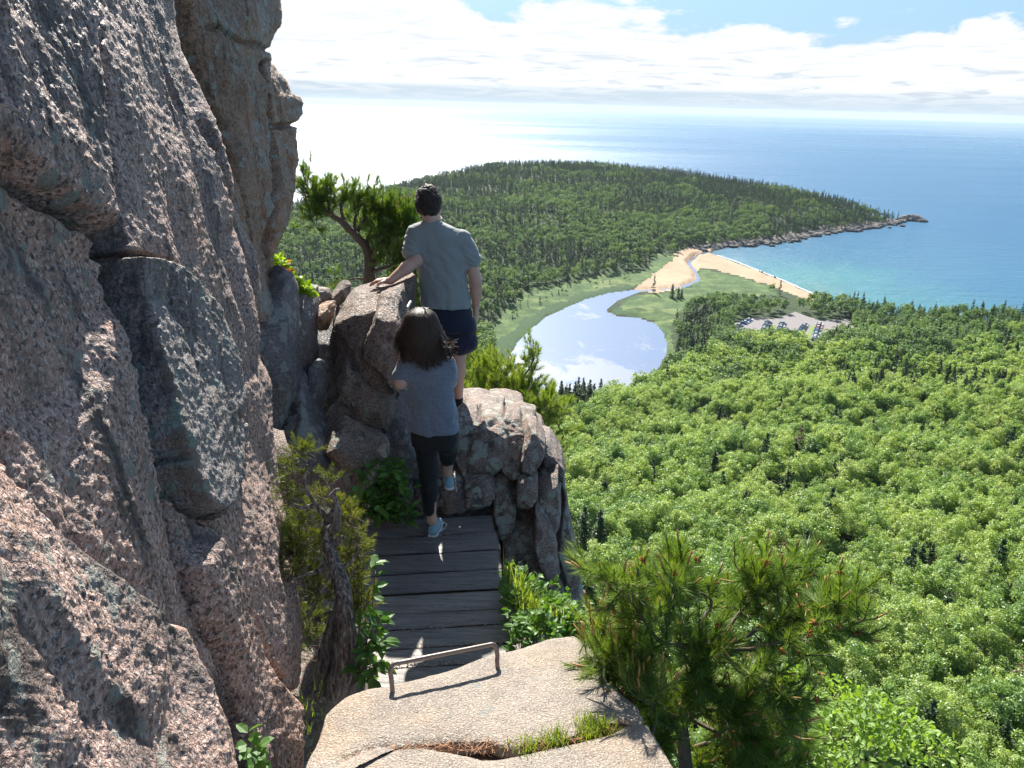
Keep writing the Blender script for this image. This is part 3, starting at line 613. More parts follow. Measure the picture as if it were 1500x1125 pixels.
M_CLIFF = m_granite('cliff_granite', (.60, .375, .29), (.05, .04, .045), (.82, .66, .58), 100, .6, .26, (.27, .27, .235), stain=(.10, .085, .08), bumpd=.011, dk=.85)
M_TILT = m_granite('slab_granite', (.36, .30, .275), (.05, .05, .055), (.42, .38, .35), 95, .9, .35, (.19, .24, .21), stain=(.16, .13, .11), bumpd=.010, dk=.7)
M_COLUMN = m_granite('column_granite', (.52, .30, .18), (.04, .035, .035), (.46, .33, .24), 80, 1.0, .85, (.36, .35, .29), stain=(.36, .135, .055), bumpd=.012)
M_BOULDER = m_granite('boulder_granite', (.34, .235, .175), (.05, .04, .04), (.50, .38, .30), 105, 1.0, .3, (.33, .33, .28), stain=(.13, .09, .07), bumpd=.008, dk=.7)
M_LEDGE = m_granite('ledge_granite', (.30, .215, .17), (.04, .035, .035), (.46, .36, .30), 95, 1.0, 1.0, (.34, .345, .29), bumpd=.006, stain=(.09, .075, .07))
M_LEDGET = m_granite('pale_ledge_granite', (.31, .225, .175), (.08, .06, .055), (.50, .40, .33), 95, 1.0, .7, (.38, .38, .32), bumpd=.008)
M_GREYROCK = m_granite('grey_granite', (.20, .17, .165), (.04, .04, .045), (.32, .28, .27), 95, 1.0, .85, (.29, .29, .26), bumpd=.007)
M_SLAB = m_granite('pale_slab_granite', (.43, .355, .285), (.17, .14, .12), (.55, .48, .40), 170, .9, .12, (.30, .29, .26), bumpd=.005, dk=.55)
M_ORANGE = m_granite('orange_stone', (.36, .20, .10), (.10, .06, .04), (.5, .33, .2), 60, 1.0, .1, bumpd=.008)
def interp_pl(pts, y): a = np.array(pts, float); return np.interp(y, a[:, 1], a[:, 0])
NEAR_EDGE = [(248, -400), (254, -100), (258, 0), (272, 70), (292, 125), (312, 180), (338, 250), (362, 320), (386, 392), (399, 430), (403, 480), (408, 540), (415, 600), (421, 650), (426, 700), (433, 760), (439, 820), (441, 880), (442, 940), (438, 1000), (436, 1060), (440, 1125), (446, 1500)]
N_NEAR = np.array([.965, .13, .17]); N_NEAR /= np.linalg.norm(N_NEAR); C_NEAR = float(N_NEAR@(np.array([-.86, .94, -.94])))
C1 = [(-200, 110), (0, 235), (50, 275), (100, 310), (155, 345), (172, 372)]
C2 = [(172, 368), (185, 430), (200, 500), (222, 600), (243, 685), (272, 742), (300, 762)]
C3 = [(172, 370), (215, 375), (245, 385), (280, 410), (322, 452)]
C4 = [(300, 762), (335, 745), (352, 705), (355, 660)]
C5 = [(243, 690), (262, 830), (285, 900), (318, 970), (340, 1050), (352, 1125), (352, 1300)]
C6 = [(318, 765), (340, 830), (372, 920), (395, 985), (432, 1040)]
C7 = [(118, -100), (126, 60), (150, 200), (163, 300), (176, 366)]
C8 = [(-100, 640), (0, 735), (60, 792), (130, 842), (190, 884), (238, 908)]
C9 = [(300, 180), (322, 230), (350, 300)]
C10 = [(340, 608), (352, 614), (362, 618)]
TILT = [(176, 372), (215, 377), (245, 387), (280, 412), (322, 455), (352, 540), (366, 640), (356, 700), (336, 742), (300, 760), (272, 738), (243, 683), (222, 600), (200, 500), (185, 430)]
BULGE = [(-1200, -300), (-100, 650), (0, 740), (60, 797), (130, 847), (190, 890), (240, 912), (250, 1000), (262, 1125), (268, 1600), (-1200, 1600)]
UPPER = [(-1200, -500), (-200, 100), (0, 232), (50, 272), (100, 307), (155, 342), (172, 368), (163, 300), (150, 200), (126, 60), (112, -500)]
def cl_grid(pyv, edge, ncol, x0, fine0=None):
    e = interp_pl(edge, pyv); u = np.linspace(0, 1, ncol); u = u if fine0 is None else np.concatenate([np.linspace(0, fine0, int(ncol*.12), endpoint=False), np.linspace(fine0, 1, ncol-int(ncol*.12))])
    return x0+(e[None, :]-x0)*u[:, None], np.broadcast_to(pyv[None, :], (ncol, len(pyv)))
pyv = np.concatenate([np.arange(-500, -60, 14), np.arange(-60, 1180, 1.75), np.arange(1180, 1650, 14)])
PXG, PYG = cl_grid(pyv, NEAR_EDGE, 330, -900.0, .62)
rg_ = ray(PXG, PYG); den = rg_@N_NEAR; den = np.minimum(den, -.09); B0 = rg_*(C_NEAR/den)[..., None]
def crack(poly, w, dep, wob=2.5):
    jx = PXG+fbm(P2(PXG/14, PYG/14), 3, 3)*wob*2; jy = PYG+fbm(P2(PXG/14, PYG/14), 3, 6)*wob*2
    d = polydist(jx, jy, poly, False); return -dep*np.exp(-np.abs(d/w)**3)
h = fbm(B0*np.array([1, 1.1, .7])*1.1, 3, 2)*.075+fbm(B0*4, 4, 7)*.018
h += -.035*sstep(ridged(B0*np.array([.8, .9, .45])*1.6, 2, 90), .62, .85)
h += ridged(B0*np.array([1, 1, .55])*14, 3, 12)*.006+fbm(B0*48, 3, 15)*.006
for c, w, dp in ((C1, 8, .16), (C2, 6.5, .24), (C3, 4.5, .10), (C4, 4, .07), (C5, 4.5, .12), (C6, 6.5, .18), (C7, 9, .05), (C9, 4, .06), (C10, 3, .05)): h += crack(c, w, dp)
def region(poly, off, soft):
    d = polydist(PXG, PYG, poly); i = inpoly(PXG, PYG, poly); return off*sstep(np.where(i, d, -d), -2, soft)
h += region(TILT, .06, 9)+region(BULGE, .12, 40)+region(UPPER, .05, 20)
h += region([(262, 830), (300, 765), (340, 830), (372, 920), (395, 985), (432, 1040), (440, 1300), (352, 1300), (340, 1050), (318, 970), (285, 900)], .07, 20)
h += np.where(inpoly(PXG, PYG, BULGE), np.minimum(polydist(PXG, PYG, C8, False), 330)/FOC*1.25*.30, 0)
h -= np.maximum(B0[..., 2]-1.05, 0)*1.3
B0 = B0+N_NEAR*h[..., None]
edge_in = (interp_pl(NEAR_EDGE, PYG)-PXG)
B0 = B0+np.array([-.45, .9, 0])*(.10*np.exp(-edge_in/9.0))[..., None]
ext = [B0]
last = B0[-1]
for k, dd in enumerate((.05, .15, .35, .7, 1.3, 2.4)):
    q = last+np.array([-.93, .37, 0])*dd; q = q+np.stack([fbm(q*2+k, 3, 40)]*3, -1)*.12*min(1, dd*3); ext.append(q[None])
CV = np.concatenate(ext, 0); nu, nv = CV.shape[:2]; CF_ = gridfaces(nu, nv); CVf = CV.reshape(-1, 3)
PXA = np.concatenate([PXG]+[PXG[-1:]+50]*6).reshape(-1); PYA = np.concatenate([PYG]+[PYG[-1:]]*6).reshape(-1)
cx, cy = PXA[CF_].mean(1), PYA[CF_].mean(1)
rt = inpoly(cx, cy, TILT); rb = inpoly(cx, cy, BULGE); ru = inpoly(cx, cy, UPPER)
cliff = None
for nm, kk, m, lb in (('cliff', ~(rt | rb | ru), M_CLIFF, None), ('rock_slab', rt, M_TILT, 'greenish grey tilted slab bounded by a deep crack'), ('rock_bulge', rb, M_CLIFF, 'sunlit coarse bulge at the foot of the cliff'), ('rock_block', ru, M_CLIFF, 'upper left block above the slanting crack')):
    v, f, _u_ = submesh(CVf, CF_, kk); me = mesh(nm, v, f, m)
    if cliff is None: cliff = obj(nm, me, kind='structure', label='steep pink granite cliff face left of the trail')
    else: part(nm, me, cliff, lb)
# the far column that closes the cliff against the sky
SIL = [(392, -500), (398, -60), (402, 0), (401, 28), (394, 50), (389, 70), (389, 84), (400, 92), (412, 108), (419, 126), (421, 136), (431, 141), (435, 152), (434, 168), (429, 182), (426, 205), (429, 230), (427, 255), (424, 280), (419, 305), (415, 330), (411, 352), (407, 375), (402, 400), (399, 425), (397, 470)]
pts = [P(258, 0, 3.95), P(392, 400, 4.85), P(435, 150, 5.55)]
nC = np.cross(pts[1]-pts[0], pts[2]-pts[0]); nC /= np.linalg.norm(nC); nC = -nC if nC@pts[0] > 0 else nC; cC = float(nC@pts[0])
pyv2 = np.concatenate([np.arange(-150, -50, 12), np.arange(-50, 475, 1.75)]); nc2 = 150
e = interp_pl(SIL, pyv2); l = interp_pl([(190, -500), (200, 0), (300, 300), (345, 475)], pyv2); u = np.linspace(0, 1, nc2)[:, None]
PXG, PYG = l+(e-l)*u, np.broadcast_to(pyv2[None, :], (nc2, len(pyv2)))
rg_ = ray(PXG, PYG); B1 = rg_*(cC/np.minimum(rg_@nC, -.05))[..., None]
h = fbm(B1*np.array([1, 1, .5])*1.6, 3, 22)*.11+ridged(B1*np.array([1.4, 1.4, .5])*2.2, 3, 27)*.035+fbm(B1*14, 4, 29)*.012+fbm(B1*40, 2, 30)*.006
for c, w, dp in (([(262, 0), (300, 130), (322, 180), (335, 240)], 7, .12), ([(385, 90), (398, 150), (405, 200), (404, 300), (398, 380)], 4, .08), ([(404, 190), (418, 182), (430, 180)], 4, .05), ([(330, 200), (350, 290), (372, 370)], 4, .05), ([(300, 40), (345, 60), (390, 70)], 4, .04)): h += crack(c, w, dp)
h -= np.maximum(B1[..., 2]-1.3, 0)*1.3
B1 = B1+nC*h[..., None]; ed = interp_pl(SIL, PYG)-PXG; B1 = B1+np.array([-.1, 1, 0])*(.28*np.exp(-ed/10.0))[..., None]
ext = [B1]
for k, dd in enumerate((.08, .2, .5, 1.0, 1.8, 3.0)):
    q = B1[-1]+np.array([-.80, .60, 0])*dd; q = q+np.stack([fbm(q*2+k, 3, 41)]*3, -1)*.12*min(1, dd*3); ext.append(q[None])
B1 = np.concatenate(ext, 0); part('rock_column', mesh('rock_column', B1.reshape(-1, 3), gridfaces(*B1.shape[:2]), M_COLUMN), cliff, 'rust stained column with grey lichen at the cliff edge')
# ---- stones with a face outlined towards the path and real depth behind
def resample(poly, n, px=True, sq=.55):
    a = np.array(poly, float); a = np.vstack([a, a[:1]])
    # smooth closed curve
    m = len(a)-1; out = []
    for q in np.linspace(0, m, 40*m, endpoint=False):
        i = int(q); f = q-i; p0, p1, p2, p3 = a[(i-1) % m], a[i], a[(i+1) % m], a[(i+2) % m]
        cr = .5*((2*p1)+(-p0+p2)*f+(2*p0-5*p1+4*p2-p3)*f*f+(-p0+3*p1-3*p2+p3)*f**3); out.append(cr*(1-sq)+(p1*(1-f)+p2*f)*sq)
    out = np.array(out); s = np.concatenate([[0], np.cumsum(np.linalg.norm(np.diff(np.vstack([out, out[:1]]), axis=0), axis=1))])
    t = np.linspace(0, s[-1], n, endpoint=False); oo = np.vstack([out, out[:1]])
    return np.stack([np.interp(t, s, oo[:, k]) for k in range(oo.shape[1])], -1)
def facet(V, c, seed, T, cuts=22):
    rg = np.random.default_rng(seed+500); q = V-c; L = np.linalg.norm(q, axis=1); R0 = np.percentile(L, 60)
    o0 = q.copy()
    for _ in range(cuts):
        n = rg.normal(size=3); n[1] = -abs(n[1])*.9; n /= np.linalg.norm(n); e = q@n; lim = np.quantile(e, rg.uniform(.86, .98)); over = e-lim; q = q-n*(np.where(over > 0, over*.92, 0))[:, None]
    for a in (0, 1, 2):
        s_ = np.where(q[:, a] > 0, np.percentile(o0[:, a], 99.5)/max(np.percentile(q[:, a], 99.5), 1e-4), np.percentile(o0[:, a], .5)/min(np.percentile(q[:, a], .5), -1e-4)); q[:, a] *= s_
    return q+c
def block(name, poly, zc, T, mat, seed=0, n=4.0, amp=.03, fq=3.0, tilt=0.0, back=(0, 1, -.05), nt=110, nr=44, shrink=.9, fine=.006, flat=None, sq=.55, cuts=22):
    pl = resample(poly, nt, True, sq); c = pl.mean(0)
    zz = zc*(1+tilt*(c[1]-pl[:, 1])/FOC); O = P(pl[:, 0], pl[:, 1], zz); C = P(c[0], c[1], zc); bk = np.array(back, float)
    uu = np.linspace(0.02, math.pi-.02, nr); rings = []
    for q in uu:
        r = abs(math.sin(q))**(2/n); d = T*(1-math.copysign(abs(math.cos(q))**(2/n), math.cos(q)))
        sh = 1-(1-shrink)*max(0, d/T-.25)/1.75
        rings.append(C+(O-C)*r*sh+bk*d)
    V = np.concatenate(rings); L = np.linalg.norm(V-C, axis=1)
    nz = np.stack([fbm(V*fq+seed*3.1, 4, seed+1), fbm(V*fq+seed*3.1, 4, seed+2), fbm(V*fq+seed*3.1, 4, seed+3)], -1)
    V = V+nz*amp; V = facet(V, C+bk*T, seed, T, cuts); dr = (V-(C+bk*T)); dr /= np.linalg.norm(dr, axis=1)[:, None]+1e-9
    V = V+dr*(fbm(V*14, 4, seed+5)*fine*2.2+ridged(V*7, 4, seed+6)*fine*1.5)[:, None]
    Fc = [[i*nt+k, i*nt+(k+1) % nt, (i+1)*nt+(k+1) % nt, (i+1)*nt+k] for i in range(nr-1) for k in range(nt)]+[list(range(nt))[::-1], [(nr-1)*nt+k for k in range(nt)]]
    return mesh(name, V, Fc, mat)
def stone(name, label, *a, **k):
    o = obj(name, block(name, *a, **k), label=label, cat='boulder'); return o
stone('boulder', 'large pink brown boulder that the man rests his hand on', [(484, 440), (500, 418), (540, 412), (585, 414), (600, 424), (602, 470), (598, 520), (592, 580), (585, 615), (566, 650), (545, 660), (515, 640), (490, 610), (478, 570), (480, 500)], 5.35, .30, M_BOULDER, 3, 3.2, .05, 3.5, .15, nt=220, nr=90)
stone('boulder', 'rounded lobe standing out on the right front of the large boulder', [(531, 455), (550, 447), (572, 430), (588, 418), (598, 440), (592, 500), (586, 545), (572, 600), (560, 590), (548, 560), (532, 520), (526, 480)], 5.20, .17, M_BOULDER, 5, 3.0, .03, 4, .25, nt=180, nr=70)
stone('boulder', 'small squarish block wedged behind the right end of the large boulder', [(572, 422), (592, 416), (601, 425), (600, 455), (590, 475), (575, 465)], 5.75, .2, M_BOULDER, 7, 3.5, .02)
stone('boulder', 'broken lower left flank of the large boulder, split by a slanting crack', [(484, 520), (500, 500), (530, 540), (560, 590), (575, 620), (562, 655), (535, 655), (505, 625), (488, 590)], 5.2, .16, M_BOULDER, 9, 3.2, .03, 4, .1, nt=160, nr=60)
stone('boulder', 'oblong boulder lodged low beneath the large one', [(462, 612), (482, 608), (505, 625), (535, 655), (556, 672), (556, 690), (540, 708), (515, 722), (490, 700), (470, 665)], 4.95, .22, M_BOULDER, 11, 3.3, .035, 4, .25, nt=160, nr=60)
stone('boulder', 'small lichened stone under the tip of the large boulder', [(552, 655), (562, 645), (569, 655), (566, 672), (556, 676)], 4.9, .05, M_LEDGE, 12, 3, .008)
stone('boulder', 'tall blue grey lichened block against the cliff', [(398, 440), (410, 428), (436, 427), (452, 440), (450, 500), (443, 560), (440, 600), (428, 590), (408, 550), (398, 500)], 5.2, .22, M_GREYROCK, 13, 3.4, .035, 4, .1, nt=150, nr=60)
stone('boulder', 'slender upright stone in the dark gap left of the large boulder', [(449, 545), (456, 533), (468, 535), (470, 570), (466, 610), (450, 612), (446, 580)], 5.1, .1, M_GREYROCK, 15, 3.4, .012)
stone('boulder', 'orange flat topped stone wedged in the gap', [(453, 455), (462, 449), (484, 449), (480, 470), (470, 492), (458, 490)], 5.45, .12, M_ORANGE, 17, 4, .012)
stone('boulder', 'rounded brown stone below the green vine', [(442, 440), (450, 428), (470, 428), (476, 440), (470, 456), (450, 458)], 5.6, .14, M_BOULDER, 18, 3.2, .015)
stone('boulder', 'brown stone just behind the left shoulder of the large boulder', [(474, 440), (482, 428), (494, 418), (504, 420), (500, 445), (482, 455)], 5.75, .14, M_BOULDER, 19, 3.2, .015)
stone('boulder', 'leaning grey rib at the foot of the tall block', [(400, 560), (415, 560), (440, 600), (462, 640), (485, 690), (480, 720), (450, 720), (425, 690), (408, 640)], 4.9, .2, M_GREYROCK, 21, 3.2, .04, 4, .2, nt=150, nr=50)
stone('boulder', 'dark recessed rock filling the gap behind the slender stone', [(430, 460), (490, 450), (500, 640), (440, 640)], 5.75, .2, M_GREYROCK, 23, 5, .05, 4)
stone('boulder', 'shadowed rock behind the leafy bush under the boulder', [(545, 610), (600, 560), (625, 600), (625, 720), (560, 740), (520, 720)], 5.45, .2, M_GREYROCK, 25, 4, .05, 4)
stone('boulder', 'grey rock joining the cliff edge to the tall lichened block', [(372, 400), (398, 415), (404, 440), (410, 540), (424, 650), (380, 660), (365, 520)], 4.75, .25, M_GREYROCK, 27, 4, .03, 4)
# ledge: jointed blocks
ledge = thing('rock_ledge', 'jointed granite ledge with lichen where the man stands', 'rock ledge', PYD(720, 700, 5.4))
LB = [([(664, 630), (674, 620), (695, 622), (701, 640), (697, 665), (686, 702), (664, 702)], 5.66, .22, M_LEDGE, 31, .2),
      ([(688, 640), (692, 624), (712, 620), (734, 624), (741, 640), (739, 665), (727, 695), (716, 703), (688, 702)], 5.64, .26, M_LEDGE, 32, .2),
      ([(734, 640), (742, 626), (760, 628), (765, 645), (762, 680), (757, 704), (722, 704), (736, 670)], 5.66, .24, M_LEDGE, 33, .2),
      ([(763, 645), (772, 635), (786, 640), (796, 660), (794, 688), (782, 703), (763, 704)], 5.60, .22, M_LEDGE, 34, .2),
      ([(640, 708), (680, 706), (682, 750), (640, 756)], 5.5, .2, M_LEDGE, 35, .05), ([(682, 708), (716, 708), (723, 722), (720, 748), (683, 750)], 5.5, .2, M_LEDGE, 36, .05),
      ([(726, 710), (758, 706), (762, 740), (755, 800), (735, 790), (724, 760)], 5.62, .2, M_LEDGE, 37, .05), ([(759, 708), (784, 706), (785, 730), (772, 752), (760, 750)], 5.5, .16, M_LEDGE, 38, .05),
      ([(735, 770), (760, 750), (800, 740), (815, 800), (818, 870), (780, 900), (745, 860)], 5.7, .2, M_LEDGE, 39, .1),
      ([(793, 655), (808, 660), (828, 690), (826, 712), (800, 690)], 5.75, .25, M_LEDGE, 40, .2), ([(788, 706), (800, 690), (822, 702), (824, 740), (812, 790), (802, 820), (790, 760)], 5.6, .25, M_LEDGE, 41, .1),
      ([(786, 740), (800, 745), (812, 800), (816, 860), (800, 880), (782, 820)], 5.45, .2, M_LEDGE, 42, .1),
      ([(816, 715), (830, 725), (838, 790), (850, 850), (858, 900), (840, 930), (822, 880), (814, 800)], 5.75, .3, M_LEDGE, 43, .1),
      ([(545, 715), (600, 706), (606, 745), (560, 760)], 5.5, .2, M_GREYROCK, 44, .05), ([(604, 720), (640, 712), (640, 752), (606, 756)], 5.5, .2, M_LEDGE, 45, .05),
      ([(598, 640), (630, 630), (664, 626), (664, 702), (600, 706)], 5.75, .25, M_LEDGE, 46, .1)]
def grow_px(pl, k): c = np.mean(pl, 0); return [tuple(c+(np.array(p)-c)*(1+k/np.linalg.norm(np.array(p)-c))) for p in pl]
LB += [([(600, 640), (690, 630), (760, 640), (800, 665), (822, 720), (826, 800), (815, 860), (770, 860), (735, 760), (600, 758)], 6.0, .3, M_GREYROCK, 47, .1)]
for pl, zc, T, m, sd, tl in LB: part('rock_block', block('rock_block', grow_px(pl, 2.6), zc, T, m, sd, 9, .012, 6, tl, nt=130, nr=54, shrink=1.0, fine=.008, sq=.95, cuts=7), ledge)
TOPB = [([(677, 607), (700, 602), (730, 604), (738, 614), (734, 626), (700, 626), (676, 622)], 6.05, .25, 51), ([(714, 600), (740, 597), (762, 606), (768, 622), (745, 622), (725, 612)], 6.35, .3, 52),
        ([(737, 622), (760, 616), (780, 622), (788, 640), (770, 644), (742, 640)], 5.95, .25, 53), ([(780, 632), (794, 640), (800, 658), (788, 650)], 6.0, .25, 54), ([(600, 612), (640, 604), (680, 606), (680, 632), (610, 640)], 6.05, .3, 55), ([(640, 600), (700, 598), (716, 606), (680, 612)], 6.4, .3, 56)]
for pl, zc, T, sd in TOPB: part('rock_block', block('rock_block', pl, zc, T, M_LEDGET, sd, 6, .016, 5, .1, nt=100, nr=40, shrink=.97), ledge, 'pale sunlit top block')
# ---- rock mass that carries the path
def edge_x(y): return np.interp(y, [-2, 1, 2, 3, 4, 5, 5.6, 6.3, 7.5, 9], [1.2, .55, .42, .28, .12, .18, .24, .10, -.5, -1.5])
gxs = np.concatenate([np.linspace(-4, 1.5, 110), np.linspace(1.6, 14, 50)]); gys = np.concatenate([np.linspace(-1.5, 7.5, 160), np.linspace(7.7, 30, 60)])
GX, GY = np.meshgrid(gxs, gys, indexing='ij')
wx = GX+fbm(P2(GX*1.2, GY*1.2), 3, 3)*.3; o_ = wx-edge_x(GY); o2 = GY-6.6
zb = -3.25-sstep(-GX, .85, 1.15)*.35+fbm(P2(GX*1.5, GY*1.5), 4, 61)*.18-np.maximum(o_, 0)*3.4-np.maximum(o2, 0)*2.4
zb = np.maximum(zb, -52+fbm(P2(GX, GY), 2, 3)); zb += ridged(P2(GX*1.3, GY*1.3)+zb[..., None]*.2, 3, 9)*.12
wall_ = sstep(GY, 4.6, 5.6)*sstep(-GX, .55, .9)*(1-sstep(GY, 6.2, 6.6)); zb += wall_*1.1
zb = np.where(GY < 1.9, np.minimum(zb, -2.9), zb)
obj('rock_mass', mesh('rock_mass', np.stack([GX, GY, zb], -1).reshape(-1, 3), gridfaces(len(gxs), len(gys)), M_LEDGE), kind='structure', label='dark rock slope falling away below the trail')
# ---- top slabs
def plane_pt(px, py, a, bx, by): r = ray(px, py); return r*(a/(r[..., 2]-bx*r[..., 0]-by*r[..., 1]))[..., None]
def slab(name, poly, pl, mat, th=.5, seed=0, nt=420, nr=90, rnd=.010):
    q = resample(poly, nt); O = plane_pt(q[:, 0], q[:, 1], *pl); O[:, :2] += fbm(O*9, 3, seed)[:, None]*.012; C = O.mean(0)
    rings = []; s = 1-(1-np.linspace(0, 1, nr))**1.6; s[0] = .003
    for v in s: rings.append(C+(O-C)*v)
    V = np.concatenate(rings); V[:, 2] = pl[0]+pl[1]*V[:, 0]+pl[2]*V[:, 1]
    dist = polydist(V[:, 0], V[:, 1], [tuple(x[:2]) for x in O[::6]])
    V[:, 2] += fbm(V*1.6, 3, seed+1)*.022+fbm(V*7, 4, seed+2)*.006+fbm(V*30, 3, seed+3)*.0022-rnd*np.exp(-dist/.018)*(1+.8*fbm(V*6, 2, seed+4))
    top = V[-nt:]; sides = []
    for k, (dz, g) in enumerate(((.03, .006), (.07, .012), (.13, .0), (.22, -.03), (th, -.06))):
        d = top-C; d[:, 2] = 0; d /= np.linalg.norm(d, axis=1)[:, None]; w = top+d*g; w[:, 2] = top[:, 2]-dz; w[:, :2] += d[:, :2]*(fbm(w*5, 4, seed+8)*.04)[:, None]; sides.append(w)
    V = np.concatenate([V]+sides); n2 = nr+5
    Fc = [[i*nt+k, (i+1)*nt+k, (i+1)*nt+(k+1) % nt, i*nt+(k+1) % nt] for i in range(n2-1) for k in range(nt)]+[list(range(nt))]
    return mesh(name, V, Fc, mat)
PL1 = (-1.50, -.02, -.205); PL2 = (-1.512, -.02, -.205)
obj('rock_slab', slab('rock_slab', [(468, 1075), (478, 1045), (502, 1020), (540, 1006), (575, 1000), (640, 984), (700, 962), (760, 947), (800, 933), (838, 927), (862, 939), (876, 966), (890, 990), (908, 1008), (930, 1026), (945, 1050), (935, 1060), (905, 1048), (872, 1056), (840, 1072), (800, 1082), (750, 1088), (712, 1080), (660, 1080), (610, 1086), (565, 1088), (530, 1096), (500, 1112), (478, 1135), (452, 1160), (450, 1120)], PL1, M_SLAB, seed=3), label='broad pale granite slab carrying the iron rung', cat='rock slab')
obj('rock_slab', slab('rock_slab', [(462, 1170), (490, 1134), (512, 1113), (560, 1096), (620, 1093), (640, 1100), (700, 1108), (740, 1106), (800, 1096), (850, 1085), (890, 1076), (922, 1062), (945, 1064), (965, 1088), (985, 1122), (1010, 1180), (1040, 1300), (900, 1420), (560, 1420), (440, 1300)], PL2, M_SLAB, seed=13), label='second pale slab nearest the camera below the needle filled crack', cat='rock slab')
M_SOIL = simple('needle_litter_soil', (.07, .045, .03), 1, .6, 60, bump=.8, bd=.01)
sp = plane_pt(*np.array([(440, 1190), (480, 1118), (520, 1095), (600, 1080), (700, 1075), (760, 1080), (850, 1060), (935, 1040), (955, 1070), (860, 1092), (760, 1112), (640, 1105), (560, 1110), (500, 1150), (460, 1230)], float).T, -1.53, -.02, -.205)
v, f = fan([tuple(x[:2]) for x in sp], 0); v = [(x, y, -1.555-.02*x-.205*y) for x, y, _ in v]
obj('crack_soil', mesh('crack_soil', v, f, M_SOIL), kind='stuff', label='brown soil and needle litter in the crack between the slabs')
# ---- boardwalk
def m_wood(t, pos):
    r = t.n.new('ShaderNodeObjectInfo').outputs['Random']
    v = t.vmath('MULTIPLY', pos, (1.2, 14, 14)); g = t.noise(v, 3.2, 9, .7, .7); g2 = t.noise(v, 11, 6, .7); kn = t.voro(t.vmath('MULTIPLY', pos, (1, 1.6, 1)), 2.6)
    c = t.cramp(g, [(.3, (.08, .07, .06)), (.5, (.22, .19, .16)), (.7, (.36, .31, .26))]); c = t.mix(t.ramp(r, 0.0, 1.0, 0, .4), c, (.05, .05, .055))
    c = t.mix(t.ramp(kn, .03, .09, .85, 0), c, (.02, .017, .015)); c = t.mix(t.ramp(g2, .56, .66, 0, .8), c, (.016, .014, .014))
    return principled(t, Base_Color=c, Roughness=t.ramp(g, .3, .7, .38, .58), Normal=t.bump(t.math('ADD', g, t.math('MULTIPLY', g2, .6)), .75, .006), Specular_IOR_Level=.6)
M_WOOD = material('weathered_plank', m_wood); M_BEAM = simple('beam_wood', (.07, .055, .045), .9, .3, 12)
BZ = -2.77
bw = thing('boardwalk', 'short plank footbridge of dark weathered boards between the ledges', 'boardwalk', PZ(640, 860, BZ))
RY = [752, 778, 803, 831, 860, 888, 911, 939, 966, 992]; 
for i in range(9):
    yr0, yr1 = RY[i], RY[i+1]; xr = lambda y: np.interp(y, [752, 945, 990], [720, 762, 772])
    sl_ = .06; xl = np.interp(yr0, [752, 990], [532, 540]); g = .005
    A = PZ(xr(yr0), yr0, BZ); B = PZ(xr(yr1), yr1, BZ); Cc = PZ(xl, yr1+(xr(yr1)-xl)*sl_, BZ); D = PZ(xl, yr0+(xr(yr0)-xl)*sl_, BZ)
    off = RNG.normal(0, .008); nx = 46; ny = 9
    V = []; ux = np.linspace(0, 1, nx); uy = np.linspace(0, 1, ny)
    for a in ux:
        for b in uy:
            bb = b*(1-2*g/.2)+g/.2; p = (D*(1-bb)+Cc*bb)*(1-a)+(A*(1-bb)+B*bb)*a; p = p.copy(); p[0] += off*(a > .5)
            ed = min(b, 1-b); p[2] -= .007*math.exp(-ed*18); V.append(p)
    V = np.array(V); V[:, 1] += fbm(P2(V[:, 0]*5, np.full(len(V), i*9.0+(V[:, 1] > V[:, 1].mean()))), 3, i)*.005; V[:, 2] += fbm(V*np.array([2, 9, 1]), 3, i+3)*.004-abs(RNG.normal(0, .004))
    top = V; bot = V-np.array([0, 0, .045]); N_ = nx*ny; Fc = [list(map(int, q)) for q in gridfaces(nx, ny)[:, ::-1]]
    rim = [k*ny for k in range(nx)]+[(nx-1)*ny+k for k in range(1, ny)]+[k*ny+ny-1 for k in range(nx-2, -1, -1)]+[k for k in range(ny-2, 0, -1)]
    Fc += [[rim[k], rim[(k+1) % len(rim)], rim[(k+1) % len(rim)]+N_, rim[k]+N_] for k in range(len(rim))]; Fc += [[a+N_ for a in q[::-1]] for q in Fc[:len(gridfaces(nx, ny))]]
    me = mesh('plank', np.concatenate([top, bot]), Fc, M_WOOD); part('plank', me, bw)
def boxm(c, s, ax=(1, 0, 0), m=None, name='box', bev=.0):
    ax = np.array(ax, float); ax /= np.linalg.norm(ax); ay = np.cross([0, 0, 1], ax); az_ = np.array([0, 0, 1.0]); V = [np.array(c)+ax*i*s[0]/2+ay*j*s[1]/2+az_*k*s[2]/2 for i in (-1, 1) for j in (-1, 1) for k in (-1, 1)]
    return mesh(name, V, [[0, 1, 3, 2], [4, 6, 7, 5], [0, 4, 5, 1], [2, 3, 7, 6], [0, 2, 6, 4], [1, 5, 7, 3]], m, False)
for xx, x2 in ((-.78, -.86), (-.14, -.24)):
    a = np.array([xx+.12, 3.1, BZ-.11]); b = np.array([x2, 4.95, BZ-.11]); part('beam', boxm((a+b)/2, (np.linalg.norm(b-a), .09, .12), b-a, M_BEAM, 'beam'), bw)
